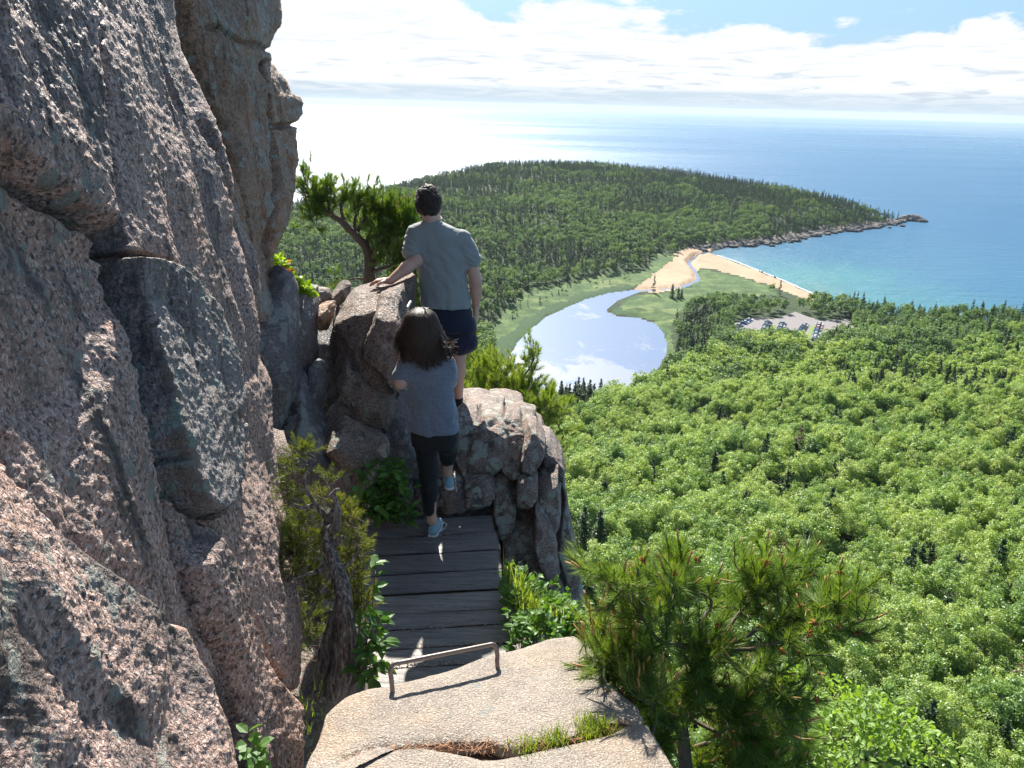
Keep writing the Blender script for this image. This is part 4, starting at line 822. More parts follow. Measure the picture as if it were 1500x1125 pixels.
# ---- iron rung
M_IRON = simple('worn_iron', (.24, .19, .165), .42, .25, 60, metal=.75, bump=.3, bd=.001)
ra, rb_ = plane_pt(575, 1012, *PL1), plane_pt(729, 977, *PL1)
ta = P(568, 968, 0); up_ = np.array([-.012, .035, .082])
A1, B1_ = ra+up_, rb_+up_*np.array([.7, 1, .95]); d_ = (B1_-A1)
pts = [ra-up_*.5, ra, ra+up_*.45, ra+up_*.78]+[A1+d_*.035, A1+d_*.09]+[A1+d_*q for q in (.3, .5, .7, .91)]+[A1+d_*.965-up_*.01, B1_-up_*.12-d_*.008, B1_-up_*.3, B1_-up_*.55, rb_+up_*.2, rb_-up_*.4]
rung = obj('iron_rung', mesh('iron_rung', *tube(spline(pts, 90), .0085, 14, True, .05), M_IRON), label='bent iron rung set into the pale slab above the boardwalk', cat='rung')
p0, p1 = PYD(597, 453, 4.95), PYD(595, 492, 4.95)
M_IRONL = simple('lit_worn_iron', (.5, .47, .43), .35, .1, 60, metal=.6)  # paler copy of the worn iron: the lit edge is put into the colour
obj('iron_rung', mesh('iron_rung', *tube(spline([p1+np.array([0, .12, -.03]), p1+np.array([0, .01, -.02]), p1, (p0+p1)/2, p0, p0+np.array([0, .01, .012]), p0+np.array([.005, .12, .02])], 40), .010, 12), M_IRONL), label='upright iron rung on the boulder beside the woman\'s head', cat='rung')
# ================================================================ people
class SDF:
    def __init__(s, h=.006): s.p = []; s.h = h
    def cone(s, a, b, ra, rb=None, k=.03, flat=None, ff=1.0):
        a = np.array(a, float); b = np.array(b, float); rb = ra if rb is None else rb; m = max(ra, rb)+k+.02
        def f(q):
            ba = b-a; pa = q-a; t = np.clip((pa@ba)/(ba@ba+1e-12), 0, 1); v = pa-t[..., None]*ba
            if flat is not None:
                fl = np.array(flat, float); fl /= np.linalg.norm(fl); v = v+fl*((v@fl)*(ff-1))[..., None]
            return np.linalg.norm(v, axis=-1)-(ra+(rb-ra)*t)
        s.p.append((np.minimum(a, b)-m, np.maximum(a, b)+m, f, k, 1)); return s
    def ell(s, c, r, k=.02, sub=False):
        c = np.array(c, float); r = np.array(r, float)
        def f(q): return (np.linalg.norm((q-c)/r, axis=-1)-1)*r.min()
        s.p.append((c-r-k-.02, c+r+k+.02, f, k, -1 if sub else 1)); return s
    def loft(s, rows, k=.02, n=2.4):
        R_ = np.array(sorted(rows, key=lambda x: x[0]), float)      # z, cx, cy, a, b
        lo = np.array([(R_[:, 1]-R_[:, 3]).min(), (R_[:, 2]-R_[:, 4]).min(), R_[0, 0]])-k-.03; hi = np.array([(R_[:, 1]+R_[:, 3]).max(), (R_[:, 2]+R_[:, 4]).max(), R_[-1, 0]])+k+.03
        def f(q):
            z = np.clip(q[..., 2], R_[0, 0], R_[-1, 0]); cx, cy, a, b = (np.interp(z, R_[:, 0], R_[:, j]) for j in (1, 2, 3, 4))
            d = ((np.abs((q[..., 0]-cx)/a)**n+np.abs((q[..., 1]-cy)/b)**n)**(1/n)-1)*np.minimum(a, b)
            dz = np.abs(q[..., 2]-z); return np.where(dz > 0, np.hypot(np.maximum(d, 0), dz)+np.minimum(d, 0)*0, d)
        s.p.append((lo, hi, f, k, 1)); return s
    def build(s, name, mat, disp=None, attr=None):
        h = s.h; lo = np.min([p[0] for p in s.p if p[4] > 0], 0)-.01; hi = np.max([p[1] for p in s.p if p[4] > 0], 0)+.01
        n = np.ceil((hi-lo)/h).astype(int)+1; ax = [lo[i]+np.arange(n[i])*h for i in range(3)]; g = np.full(n, .08)
        for a, b, f, k, sg in s.p:
            i0 = np.maximum(((a-lo)/h).astype(int), 0); i1 = np.minimum(((b-lo)/h).astype(int)+2, n)
            if (i1 <= i0).any(): continue
            sl = tuple(slice(x, y) for x, y in zip(i0, i1)); q = np.stack(np.meshgrid(*[ax[i][sl[i]] for i in range(3)], indexing='ij'), -1)
            d = f(q); o = g[sl]
            if sg > 0: hh = np.maximum(k-np.abs(o-d), 0)/max(k, 1e-6); g[sl] = np.minimum(o, d)-hh*hh*k*.25
            else: g[sl] = np.maximum(o, -d)
        if disp is not None:
            near = np.argwhere(np.abs(g) < .03); q = lo+near*h; g[tuple(near.T)] += disp(q)
        V, Fc = surfnets(g, lo, h); return mesh(name, V, Fc, mat)
def surfnets(g, lo, h):
    s = g < 0; n = np.array(g.shape)
    c = np.zeros(n-1, np.int8)
    for i in (0, 1):
        for j in (0, 1):
            for k in (0, 1): c += s[i:n[0]-1+i, j:n[1]-1+j, k:n[2]-1+k]
    act = (c > 0) & (c < 8); idx = -np.ones(act.shape, np.int64); cells = np.argwhere(act); idx[act] = np.arange(len(cells))
    acc = np.zeros((len(cells), 3)); cnt = np.zeros(len(cells))
    cor = [(i, j, k) for i in (0, 1) for j in (0, 1) for k in (0, 1)]
    for a in cor:
        for d in range(3):
            if a[d]: continue
            b = list(a); b[d] = 1; A = cells+np.array(a); B = cells+np.array(b); va = g[tuple(A.T)]; vb = g[tuple(B.T)]; m = (va < 0) != (vb < 0)
            t = np.where(m, va/(va-vb+1e-12*(va == vb)), 0); p = A.astype(float); p[:, d] += t; acc += p*m[:, None]; cnt += m
    V = lo+acc/np.maximum(cnt, 1)[:, None]*h; F = []
    for d in range(3):
        sl0 = [slice(None)]*3; sl1 = [slice(None)]*3; sl0[d] = slice(0, -1); sl1[d] = slice(1, None)
        m = s[tuple(sl0)] != s[tuple(sl1)]; e = np.argwhere(m); u, v = (d+1) % 3, (d+2) % 3
        e = e[(e[:, u] > 0) & (e[:, v] > 0) & (e[:, u] < n[u]-1) & (e[:, v] < n[v]-1)]
        def at(du, dv): q = e.copy(); q[:, u] -= du; q[:, v] -= dv; return idx[tuple(q.T)]
        f = np.stack([at(0, 0), at(1, 0), at(1, 1), at(0, 1)], -1); ins = s[tuple(e.T)]; f = np.where(ins[:, None], f, f[:, ::-1]); F.append(f)
    F = np.concatenate(F); F = F[(F >= 0).all(1)]; return V, F
def m_skin(t, pos):
    n = t.noise(pos, 18, 5); c = t.mix(n, (.52, .30, .215), (.60, .37, .28))
    return principled(t, Base_Color=c, Roughness=.5, Subsurface_Weight=.15, Subsurface_Scale=.02, Normal=t.bump(t.noise(pos, 160, 4), .15, .002))
M_SKIN = material('skin', m_skin)
def m_cloth(name, col, col2, sc=420.0, rough=.9, sheen=.3):
    def fn(t, pos):
        n = t.noise(t.vmath('MULTIPLY', pos, (1, 1, .5)), sc, 3, .7); c = t.mix(t.ramp(n, .35, .65), col, col2)
        c = t.mix(t.ramp(t.noise(pos, 6, 4), .3, .7, 0, .25), c, tuple(x*.8 for x in col))
        return principled(t, Base_Color=c, Roughness=rough, Sheen_Weight=sheen, Normal=t.bump(t.math('ADD', n, t.math('MULTIPLY', t.noise(pos, 28, 4), 2.0)), .35, .002))
    return material(name, fn)
M_TEE = m_cloth('grey_jersey', (.23, .245, .235), (.29, .31, .30)); M_TEEW = m_cloth('heather_blue_jersey', (.10, .12, .165), (.21, .245, .31), 260.0)
M_NAVY = m_cloth('navy_fabric', (.009, .011, .030), (.014, .017, .042), 300.0, .85, .1); M_BLACK = m_cloth('black_knit', (.007, .007, .008), (.011, .011, .012), 300.0, .8, .05)
M_SHOEB = m_cloth('light_blue_mesh', (.16, .33, .42), (.26, .45, .53), 500.0); M_SOLE = simple('white_rubber', (.72, .72, .70), .6, .05); M_LACE = simple('pale_lace', (.7, .68, .6), .8, .05)
def m_hair(name, a, b):
    def fn(t, pos):
        n = t.noise(t.vmath('MULTIPLY', pos, (1, 1, .25)), 90, 4, .7); return principled(t, Base_Color=t.mix(n, a, b), Roughness=.55, Specular_IOR_Level=.35, Normal=t.bump(n, .6, .004))
    return material(name, fn)
M_HAIRM = m_hair('short_brown_hair', (.018, .012, .009), (.05, .03, .02)); M_HAIRW = m_hair('long_brown_hair', (.018, .011, .008), (.085, .05, .032))
def strands(name, roots, paths, w, mat):
    V = []; Fc = []; n = 0
    for p in paths:
        p = np.asarray(p); T = np.gradient(p, axis=0); S = np.cross(T, p-roots); S /= np.linalg.norm(S, axis=1)[:, None]+1e-9
        ww = w*np.linspace(1, .25, len(p))[:, None]; V.append(np.stack([p-S*ww, p+S*ww], 1).reshape(-1, 3)); Fc.append(gridfaces(len(p), 2)+n); n += len(p)*2
    return mesh(name, np.concatenate(V), np.concatenate(Fc), mat)
def shoe(par, heel, toe, lab, w=.046, hh=.075, mat=None, solem=None, h=.004, up=(0, 0, 1)):
    heel = np.array(heel, float); toe = np.array(toe, float); d = toe-heel; L = np.linalg.norm(d); d /= L; up = np.array([0, 0, 1.0])
    s = SDF(h); s.cone(heel+d*.03+up*.045, heel+d*L*.45+up*.045, w*.78, w*.80, .02); s.cone(heel+d*L*.4+up*.04, toe-d*.05+up*.028, w*.85, w*.66, .03); s.cone(heel+d*.035+up*.04, heel+d*.045+up*hh, w*.66, w*.62, .02)
    up_m = s.build('shoe', mat); o = part('shoe', up_m, par, lab)
    s = SDF(h); side = np.cross(d, up); s.cone(heel+d*.025+up*.012, heel+d*L*.5+up*.012, w*.86, w*.84, .01, (0, 0, 1), 3.0); s.cone(heel+d*L*.5+up*.012, toe-d*.04+up*.014, w*.95, w*.78, .02, (0, 0, 1), 3.2)
    part('sole', s.build('sole', solem), o); return o
def finger(s, a, d, bend, L, r, k=.006):
    a = np.array(a, float); d = np.array(d, float); d /= np.linalg.norm(d); b = np.array(bend, float); p = a
    for f, rr, c in ((.42, r, .15), (.32, r*.92, .45), (.26, r*.84, .7)):
        dd = d*(1-c*.5)+b*c; dd /= np.linalg.norm(dd); q = p+dd*L*f; s.cone(p, q, rr, rr*.92, k); p = q
# ---- the man
YM = 5.75
def m(px, py, dy=0.0): return PYD(px, py, YM+dy)
def wz(py, px=650, Y=YM): return PYD(px, py, Y)[2]
man = thing('person', 'man in grey t-shirt and navy shorts leaning his hand on the boulder', 'person', m(655, 614))
def hx(px, py, Y=YM): return PYD(px, py, Y)[0]
s = SDF(.005)
hc = m(628, 299, .02); s.ell(hc+np.array([0, 0, .015]), (.082, .100, .108), .02); s.ell(hc+np.array([.0, .035, -.055]), (.056, .062, .07), .03)
for sx in (-1, 1): s.ell(hc+np.array([sx*.082, -.0, -.035]), (.014, .022, .034), .008)
s.cone(hc+np.array([0, .128, -.03]), hc+np.array([0, .112, .0]), .012, .008, .012); s.cone(hc+np.array([-.02, .105, -.075]), hc+np.array([.02, .105, -.075]), .010, .010, .008)
for sx in (-1, 1): s.ell(hc+np.array([sx*.032, .105, .005]), (.014, .010, .010), .004); s.cone(hc+np.array([sx*.015, .103, .022]), hc+np.array([sx*.05, .088, .022]), .008, .006, .01)
s.cone(m(630, 312, .0), m(633, 335, -.01), .056, .068, .03)
s.loft([(wz(332), hx(634, 332), YM, .13, .07), (wz(350), hx(640, 350), YM, .19, .10), (wz(400), hx(648, 400), YM+.02, .165, .105), (wz(445), hx(655, 445), YM, .155, .10), (wz(475), hx(658, 475), YM, .16, .105)], .04)
LS_, LE, LW = m(608, 348, .0), m(610, 381, -.10), m(572, 411, -.22)
s.cone(LS_, LE, .048, .047, .03); s.cone(LE, LE*.6+LW*.4, .047, .046, .02); s.cone(LE*.6+LW*.4, LW, .046, .029, .02)
pd = np.array([-.9, .35, -.12]); pd /= np.linalg.norm(pd); pu = np.array([0, 0, 1.0]); ps = np.cross(pd, pu)
s.cone(LW, LW+pd*.05, .028, .034, .02, pu, 1.5); s.cone(LW+pd*.03, LW+pd*.085, .036, .042, .015, pu, 2.2)
for i, (o_, L) in enumerate(((-.033, .068), (-.011, .080), (.011, .076), (.032, .060))): finger(s, LW+pd*.095+ps*o_, pd+ps*o_*4, (0, 0, -1), L, .0095)
finger(s, LW+pd*.03+ps*-.035, pd*.6-ps*.9, (0, 0, -.6), .06, .0115)
RS_, RE, RW = m(682, 354, .0), m(697, 412, -.03), m(697, 449, .05)
s.cone(RS_, RE, .048, .045, .03); s.cone(RE, RE*.65+RW*.35, .046, .045, .02); s.cone(RE*.65+RW*.35, RW, .044, .027, .02)
hd = np.array([.0, .02, -1.0]); s.cone(RW, RW+hd*.05, .026, .032, .02, (1, 0, 0), 1.4); s.cone(RW+hd*.04, RW+hd*.085, .036, .038, .015, (1, 0, 0), 1.9)
for i, (o_, L) in enumerate(((-.030, .060), (-.010, .075), (.010, .080), (.030, .070))): finger(s, RW+hd*.095+np.array([0, o_, 0]), hd, (-.5, .2, -.3), L, .0095)
finger(s, RW+hd*.03+np.array([-.005, .036, 0]), (-.15, .5, -.85), (-.3, 0, -.5), .06, .0115)
HR, KR, AR = m(676, 470, .0), m(671, 522, .03), m(671, 590, .0)
HL, KL, AL = m(642, 470, .0), m(640, 525, .05), m(640, 592, .03)
for H_, K_, A_ in ((HR, KR, AR), (HL, KL, AL)):
    s.cone(H_, K_, .088, .060, .03); s.cone(K_, K_*.7+A_*.3+np.array([0, -.018, 0]), .056, .057, .03); s.cone(K_*.7+A_*.3+np.array([0, -.018, 0]), A_, .055, .034, .03); s.cone(A_, A_+np.array([0, 0, -.05]), .034, .034, .02)
    s.cone(A_+np.array([0, .02, -.09]), A_+np.array([0, .15, -.105]), .034, .026, .03)
body = part('body', s.build('body', M_SKIN), man)
s = SDF(.005)
s.loft([(wz(325), hx(633, 325), YM-.005, .075, .07), (wz(333), hx(634, 333), YM, .16, .09), (wz(345), hx(638, 345), YM, .205, .118), (wz(372), hx(645, 372), YM, .192, .128), (wz(405), hx(649, 405), YM, .185, .130), (wz(432), hx(652, 432), YM, .188, .132), (wz(447), hx(653.5, 447), YM, .192, .135)], .03, 2.5)
s.cone(m(612, 343), m(604, 367, -.06), .062, .077, .06); s.cone(m(679, 350), m(690, 379, -.01), .062, .074, .06)
def folds(q):
    u = (q[:, 0]-hx(612, 345))*.72+(q[:, 2]-wz(345))*.42; v = (q[:, 0]-hx(612, 345))*.45-(q[:, 2]-wz(345))*.9
    w = fbm(q*np.array([5, 5, 4]), 3, 2)*1.4; f = np.abs(np.sin(u*44+w*2.6+v*2))**1.6-.5
    lo = sstep(v, .02, .2)*(.55+.45*fbm(q*3, 2, 8)); a = np.abs(np.sin(q[:, 2]*60+q[:, 0]*30+w*4))-.5; sl = sstep(np.abs(q[:, 0]-hx(646, 360)), .17, .22)
    return -(.0085*f*lo+.006*a*sl+.006*fbm(q*11, 3, 5))
tee = part('t_shirt', s.build('t_shirt', M_TEE, folds), man)
V, Fc = tube(np.array([m(633, 322, 0)+np.array([.07*math.cos(a), .062*math.sin(a), .008+.018*math.sin(a)]) for a in np.linspace(0, 2*math.pi, 40)]), .007, 8, False); part('collar', mesh('collar', V, Fc, M_TEE), tee)
M_PRINT = simple('pale_print', (.34, .36, .36), .8, .05)
s = SDF(.006)
s.loft([(wz(442), hx(655, 442), YM, .178, .125), (wz(465), hx(658, 465), YM, .186, .13), (wz(480), hx(660, 480), YM, .190, .13)], .03)
s.cone(m(673, 478), m(677, 499, .01), .108, .116, .04); s.cone(m(645, 478), m(644, 499, .03), .102, .108, .04)
part('shorts', s.build('shorts', M_NAVY, lambda q: -(.007*np.sin(q[:, 0]*38+fbm(q*6, 3, 3)*5)*sstep(-q[:, 2], -wz(455), -wz(500))+.006*fbm(q*10, 3, 1))), man)
for A_, px in ((AR, 671), (AL, 640)):
    V, Fc = tube([A_+np.array([0, 0, .045]), A_+np.array([0, 0, .02]), A_+np.array([0, 0, -.05]), A_+np.array([0, .01, -.09])], [.041, .040, .038, .046], 20, True, .05); part('sock', mesh('sock', V, Fc, M_BLACK), man)
M_SHOEM = m_cloth('black_shoe', (.015, .016, .02), (.05, .055, .06), 200.0)
shoe(man, m(671, 612, -.06), m(675, 612, -.06)+np.array([.03, .27, 0]), 'black running shoe with a white sole', .045, .08, M_SHOEM, M_SOLE)
shoe(man, m(640, 612, -.02), m(638, 612, -.02)+np.array([-.02, .27, 0]), None, .045, .08, M_SHOEM, M_SOLE)
s = SDF(.004); s.ell(hc+np.array([0, -.012, .032]), (.092, .105, .108), .02); s.ell(hc+np.array([0, -.045, -.015]), (.082, .064, .072), .02); s.ell(hc+np.array([0, .075, -.06]), (.085, .075, .085), sub=True); s.ell(hc+np.array([0, -.05, -.115]), (.12, .07, .05), sub=True)
hairm = part('hair', s.build('hair', M_HAIRM, lambda q: .008*fbm(q*45, 3, 3)-.004), man)
rg = np.random.default_rng(8); paths = []
for k in range(2600):
    d = rg.normal(size=3); d /= np.linalg.norm(d)
    if d[1] > .55 and d[2] < .35 or d[2] < -.42: continue
    p = hc+np.array([0, -.014, .028])+d*np.array([.086, .104, .106])*.98; g = d*.6+np.array([rg.normal(0, .25)+.1, .1, -.5 if d[2] < .5 else .1])+rg.normal(size=3)*.4; g /= np.linalg.norm(g); L = rg.uniform(.015, .036)
    paths.append([p, p+g*L*.5+d*.002, p+g*L+np.array([0, 0, -.003])])
part('strand_layer', strands('strand_layer', hc, paths, .0013, M_HAIRM), hairm, kind='stuff')
# ---- the woman
YW = 4.6
def w(px, py, dy=0.0): return PYD(px, py, YW+dy)
def zz(py, px=635): return PYD(px, py, YW)[2]
def xx(px, py): return PYD(px, py, YW)[0]
wom = thing('person', 'woman with long brown hair, blue grey t-shirt and black leggings climbing off the boardwalk', 'person', w(634, 788))
s = SDF(.005); hw = w(618, 481, .03); s.ell(hw+np.array([0, 0, .01]), (.072, .09, .102), .02); s.ell(hw+np.array([0, .035, -.055]), (.05, .055, .06), .03)
s.cone(hw+np.array([0, .118, -.03]), hw+np.array([0, .103, .0]), .010, .007, .012); s.cone(hw+np.array([-.018, .098, -.07]), hw+np.array([.018, .098, -.07]), .009, .009, .008)
for sx in (-1, 1): s.ell(hw+np.array([sx*.075, 0, -.03]), (.012, .02, .03), .008); s.ell(hw+np.array([sx*.03, .096, .003]), (.013, .009, .009), .004)
s.cone(hw+np.array([.0, -.01, -.07]), w(622, 522), .048, .056, .03)
s.loft([(zz(520), xx(622, 520), YW, .11, .06), (zz(535), xx(625, 535), YW, .15, .085), (zz(570), xx(631, 570), YW, .125, .085), (zz(600), xx(634, 600), YW, .12, .085), (zz(630), xx(637, 630), YW, .14, .10)], .04)
LS_, LE, LW = w(592, 532), w(587, 561, -.06), PYD(592, 507, YW+.17)
s.cone(LS_, LE, .045, .038, .03); s.cone(LE, LE*.6+LW*.4, .038, .037, .02); s.cone(LE*.6+LW*.4, LW, .036, .024, .02)
hd = np.array([.02, .25, .96]); hd /= np.linalg.norm(hd); s.cone(LW, LW+hd*.045, .024, .028, .02, (0, 1, 0), 1.4); s.cone(LW+hd*.03, LW+hd*.075, .030, .034, .015, (0, 1, 0), 2.0)
for o_, L in ((-.028, .055), (-.009, .068), (.009, .064), (.026, .052)): finger(s, LW+hd*.082+np.array([o_, 0, 0]), hd, (0, 1, -.2), L, .0082)
finger(s, LW+hd*.03+np.array([.03, 0, 0]), (.8, .3, .5), (0, .6, .3), .055, .0098)
RS_, RE, RW = w(655, 533), w(660, 560, .10), w(650, 545, .34); s.cone(RS_, RE, .045, .038, .03); s.cone(RE, RW, .038, .024, .02)
s.cone(RW, RW+np.array([-.02, .07, .03]), .028, .033, .02, (0, 0, 1), 1.8)
for o_, L in ((-.026, .055), (-.008, .066), (.010, .062), (.026, .05)): finger(s, RW+np.array([-.02+o_, .085, .035]), (-.1, 1, .2), (0, .2, -1), L, .0082)
finger(s, RW+np.array([-.05, .03, .01]), (-.8, .6, 0), (0, .2, -.6), .055, .0098)
HL, KL, AL = w(622, 635), w(627, 695, .02), w(633, 762, .0); HR, KR, AR = w(650, 632), PYD(656, 658, YW+.30), PYD(656, 693, YW+.34)
s.cone(HL, KL, .078, .052, .04); s.cone(KL, KL*.7+AL*.3+np.array([0, -.014, 0]), .05, .05, .03); s.cone(KL*.7+AL*.3+np.array([0, -.014, 0]), AL, .048, .029, .03); s.cone(AL, AL+np.array([0, .1, -.06]), .03, .026, .03)
s.cone(HR, KR, .08, .055, .04); s.cone(KR, KR*.6+AR*.4, .052, .046, .03); s.cone(KR*.6+AR*.4, AR, .045, .028, .03); s.cone(AR, AR+np.array([0, .08, -.06]), .03, .026, .03)
part('body', s.build('body', M_SKIN), wom)
s = SDF(.005)
s.loft([(zz(516), xx(622, 516), YW, .07, .06), (zz(524), xx(622, 524), YW, .135, .085), (zz(535), xx(624, 535), YW, .165, .10), (zz(565), xx(631, 565), YW, .142, .102), (zz(590), xx(634, 590), YW, .142, .105), (zz(612), xx(636, 612), YW, .150, .115), (zz(628), xx(636.5, 626), YW, .152, .118)], .03, 2.5)
s.cone(w(597, 531), w(588, 549, -.03), .058, .062, .035); s.cone(w(652, 532), w(658, 552, .06), .058, .06, .035)
def foldw(q):
    n = fbm(q*np.array([5, 5, 5]), 3, 12); a = np.sin(q[:, 2]*34+q[:, 0]*38+n*7)*sstep(-q[:, 2], -zz(560), -zz(610)); b = np.sin(q[:, 0]*50-q[:, 2]*18+n*6)*sstep(q[:, 2], zz(585), zz(530))
    return -(.0045*a+.0035*b+.009*fbm(q*9, 3, 15))
part('t_shirt', s.build('t_shirt', M_TEEW, foldw), wom)
s = SDF(.005)
s.loft([(zz(614), xx(636, 614), YW, .137, .10), (zz(632), xx(637, 632), YW, .146, .112), (zz(650), xx(637, 650), YW, .140, .105)], .04)
s.cone(HL+np.array([.004, 0, -.01]), KL, .084, .059, .04); s.cone(KL, KL*.7+AL*.3+np.array([0, -.014, 0]), .057, .056, .03); s.cone(KL*.7+AL*.3+np.array([0, -.014, 0]), w(629, 747, .0), .055, .043, .03)
s.cone(HR, KR, .086, .062, .04); s.cone(KR, KR*.62+AR*.38, .059, .053, .03); s.cone(KR*.62+AR*.38, PYD(656, 677, YW+.33), .052, .043, .02)
part('leggings', s.build('leggings', M_BLACK, lambda q: .005*fbm(q*16, 3, 4)), wom)
s1 = shoe(wom, w(633, 789, -.05), w(636, 789, -.05)+np.array([.02, .235, 0]), 'light blue running shoe planted on the plank, heel lifted lace trailing', .041, .075, M_SHOEB, M_SOLE)
la = w(641, 772, -.02); V, Fc = tube(spline([la, la+np.array([.03, 0, .035]), la+np.array([.06, .0, .025]), la+np.array([.05, 0, -.005]), la+np.array([.02, -.02, -.02])], 24), .0028, 6); part('lace', mesh('lace', V, Fc, M_LACE), s1)
shoe(wom, PYD(659, 719, YW+.29), PYD(655, 719, YW+.29)+np.array([-.03, .235, .0]), 'light blue running shoe stepping up on the rock', .041, .075, M_SHOEB, M_SOLE)
s = SDF(.005); cH = hw+np.array([0, -.015, .02]); s.ell(cH, (.092, .108, .108), .03)
s.cone(cH+np.array([-.035, -.03, -.03]), w(603, 520, -.06), .062, .045, .05); s.cone(cH+np.array([.01, -.04, -.03]), w(630, 522, -.07), .068, .05, .05); s.cone(cH+np.array([.05, -.02, -.03]), w(653, 512, -.05), .055, .035, .05)
s.ell(hw+np.array([0, .11, -.04]), (.055, .07, .09), sub=True)
hairw = part('hair', s.build('hair', M_HAIRW, lambda q: .020*fbm(q*np.array([26, 26, 11]), 3, 3)+.006*np.sin(q[:, 0]*150+fbm(q*14, 2, 4)*7)), wom, 'long wavy dark brown hair falling over the shoulders')
rg = np.random.default_rng(18); paths = []
ends = [(594, 531), (602, 535), (612, 528), (622, 532), (632, 533), (642, 528), (650, 520), (658, 518), (665, 514)]
for k in range(3000):
    u = rg.uniform(0, 1); ph = (u-.5)*math.pi*1.15; top = cH+np.array([rg.normal(0, .01), .04-.05*rg.uniform(), .109])
    side = np.array([math.sin(ph), -math.cos(ph), 0]); e0 = ends[int(u*8.99)]; e = w(e0[0]+rg.normal(0, 4), e0[1]+rg.normal(-3, 6), -.10*math.cos(ph)-.01+rg.normal(0, .012))
    rr_ = rg.uniform(.96, 1.06); pts = [top, cH+(side*.065+np.array([0, 0, .085]))*np.array([1, 1.1, 1])*rr_, cH+side*np.array([.098, .116, 1])*rr_+np.array([0, 0, .01]), cH+side*np.array([.112, .12, 1])*rr_*rg.uniform(.95, 1.1)+np.array([u*.05-.02, 0, -.085]), e]
    q = spline(pts, 12); ph2 = rg.uniform(0, 6.28); am = np.linspace(.003, .026, 12)*rg.uniform(.5, 1.5); tt = np.linspace(0, 12, 12); q = q+side*(am*np.sin(tt+ph2))[:, None]+np.array([1, 0, 0])*(am*np.cos(tt*1.1+ph2))[:, None]; paths.append(q)
part('strand_layer', strands('strand_layer', cH+np.array([0, 0, -.05]), paths, .0026, m_hair('hair_strands', (.02, .012, .008), (.10, .062, .04))), hairw, kind='stuff')
b = MB()
for k in range(120):
    u = rg.uniform(0, 1); ph = (u-.5)*math.pi*1.2; side = np.array([math.sin(ph), -math.cos(ph), 0]); e0 = ends[int(u*8.99)]; e = w(e0[0]+rg.normal(0, 4), e0[1]+rg.normal(1, 6), -.11*math.cos(ph)-.02)
    q = spline([cH+side*np.array([.095, .112, 1])*1.0+np.array([0, 0, rg.uniform(-.06, .05)]), cH+side*np.array([.112, .122, 1])+np.array([u*.05-.02, 0, -.09]), e], 22); tt = np.linspace(0, rg.uniform(9, 16), 22)+rg.uniform(0, 6); am = np.linspace(.004, .015, 22)
    q = q+side*(am*np.sin(tt))[:, None]+np.cross(side, [0, 0, 1.0])*(am*np.cos(tt))[:, None]; b.add(*tube(q, np.linspace(.0075, .0025, 22), 5))
part('curls', b.build('curls', M_HAIRW), hairw, kind='stuff')
# patterned cuff round her raised hand
def m_pat(t, pos):
    v = t.voro(pos, 45.0); return principled(t, Base_Color=t.cramp(v, [(.25, (.02, .02, .04)), (.45, (.25, .12, .13)), (.6, (.05, .05, .09))]), Roughness=.9)
V, Fc = tube([LW+hd*-.05, LW+hd*-.01, LW+hd*.02], [.036, .040, .034], 18, True, .12); part('wristband', mesh('wristband', V, Fc, material('patterned_cloth', m_pat)), wom, 'dark patterned cloth band on the raised wrist')
# ================================================================ plants near the path
M_PINE = m_leaf('pine_needles', [(.07, .15, .025), (.13, .23, .035), (.21, .32, .05), (.30, .39, .08)], .45)
M_JUN = m_leaf('juniper_needles', [(.045, .09, .02), (.09, .14, .025), (.16, .21, .035), (.24, .26, .05)], .35)
M_CANDLE = simple('pine_candle', (.42, .21, .08), .8, .35, 60)
M_TWIG = simple('pine_twig', (.13, .095, .07), .95, .4, 60, bump=.6, bd=.002)
M_CONE = simple('rust_pollen_cone', (.36, .11, .04), .9, .3, 120)
M_SHRUB = m_leaf('shrub_leaves', [(.04, .11, .02), (.075, .19, .03), (.14, .28, .04), (.24, .38, .05)], .45, rough=.7)
M_VINE = m_leaf('vine_leaves', [(.16, .32, .03), (.26, .44, .04), (.36, .50, .05)], .5)
M_GRASSB = m_leaf('grass_blades', [(.14, .24, .03), (.26, .36, .05), (.38, .42, .10)], .5)
def unit(v): v = np.asarray(v, float); return v/(np.linalg.norm(v)+1e-12)
def needles(V, F, T, n0, p, d, L, n, nl, wd, rg, spread=.75, tint=.5):
    d = unit(d); a = unit(np.cross(d, rg.normal(size=3))); b = np.cross(d, a)
    s = rg.uniform(.05, 1, n); th = rg.uniform(0, 6.283, n); out = (np.cos(th)[:, None]*a+np.sin(th)[:, None]*b); base = p+d*(s*L)[:, None]
    sp = spread*rg.uniform(.6, 1.25, n)*(1.1-.55*s); dr = d*np.cos(sp)[:, None]+out*np.sin(sp)[:, None]; ln = nl*rg.uniform(.7, 1.1, n)
    tip = base+dr*ln[:, None]; tip[:, 2] -= ln*.06; sd = np.cross(dr, rg.normal(size=(n, 3))); sd /= np.linalg.norm(sd, axis=1)[:, None]
    V.append(np.stack([base-sd*wd*.5, base+sd*wd*.5, tip], 1).reshape(-1, 3)); F.append(np.arange(n*3).reshape(-1, 3)+n0); T.append(np.repeat(np.clip(tint+rg.uniform(-.25, .25, n), 0, 1), 3)); return n0+n*3
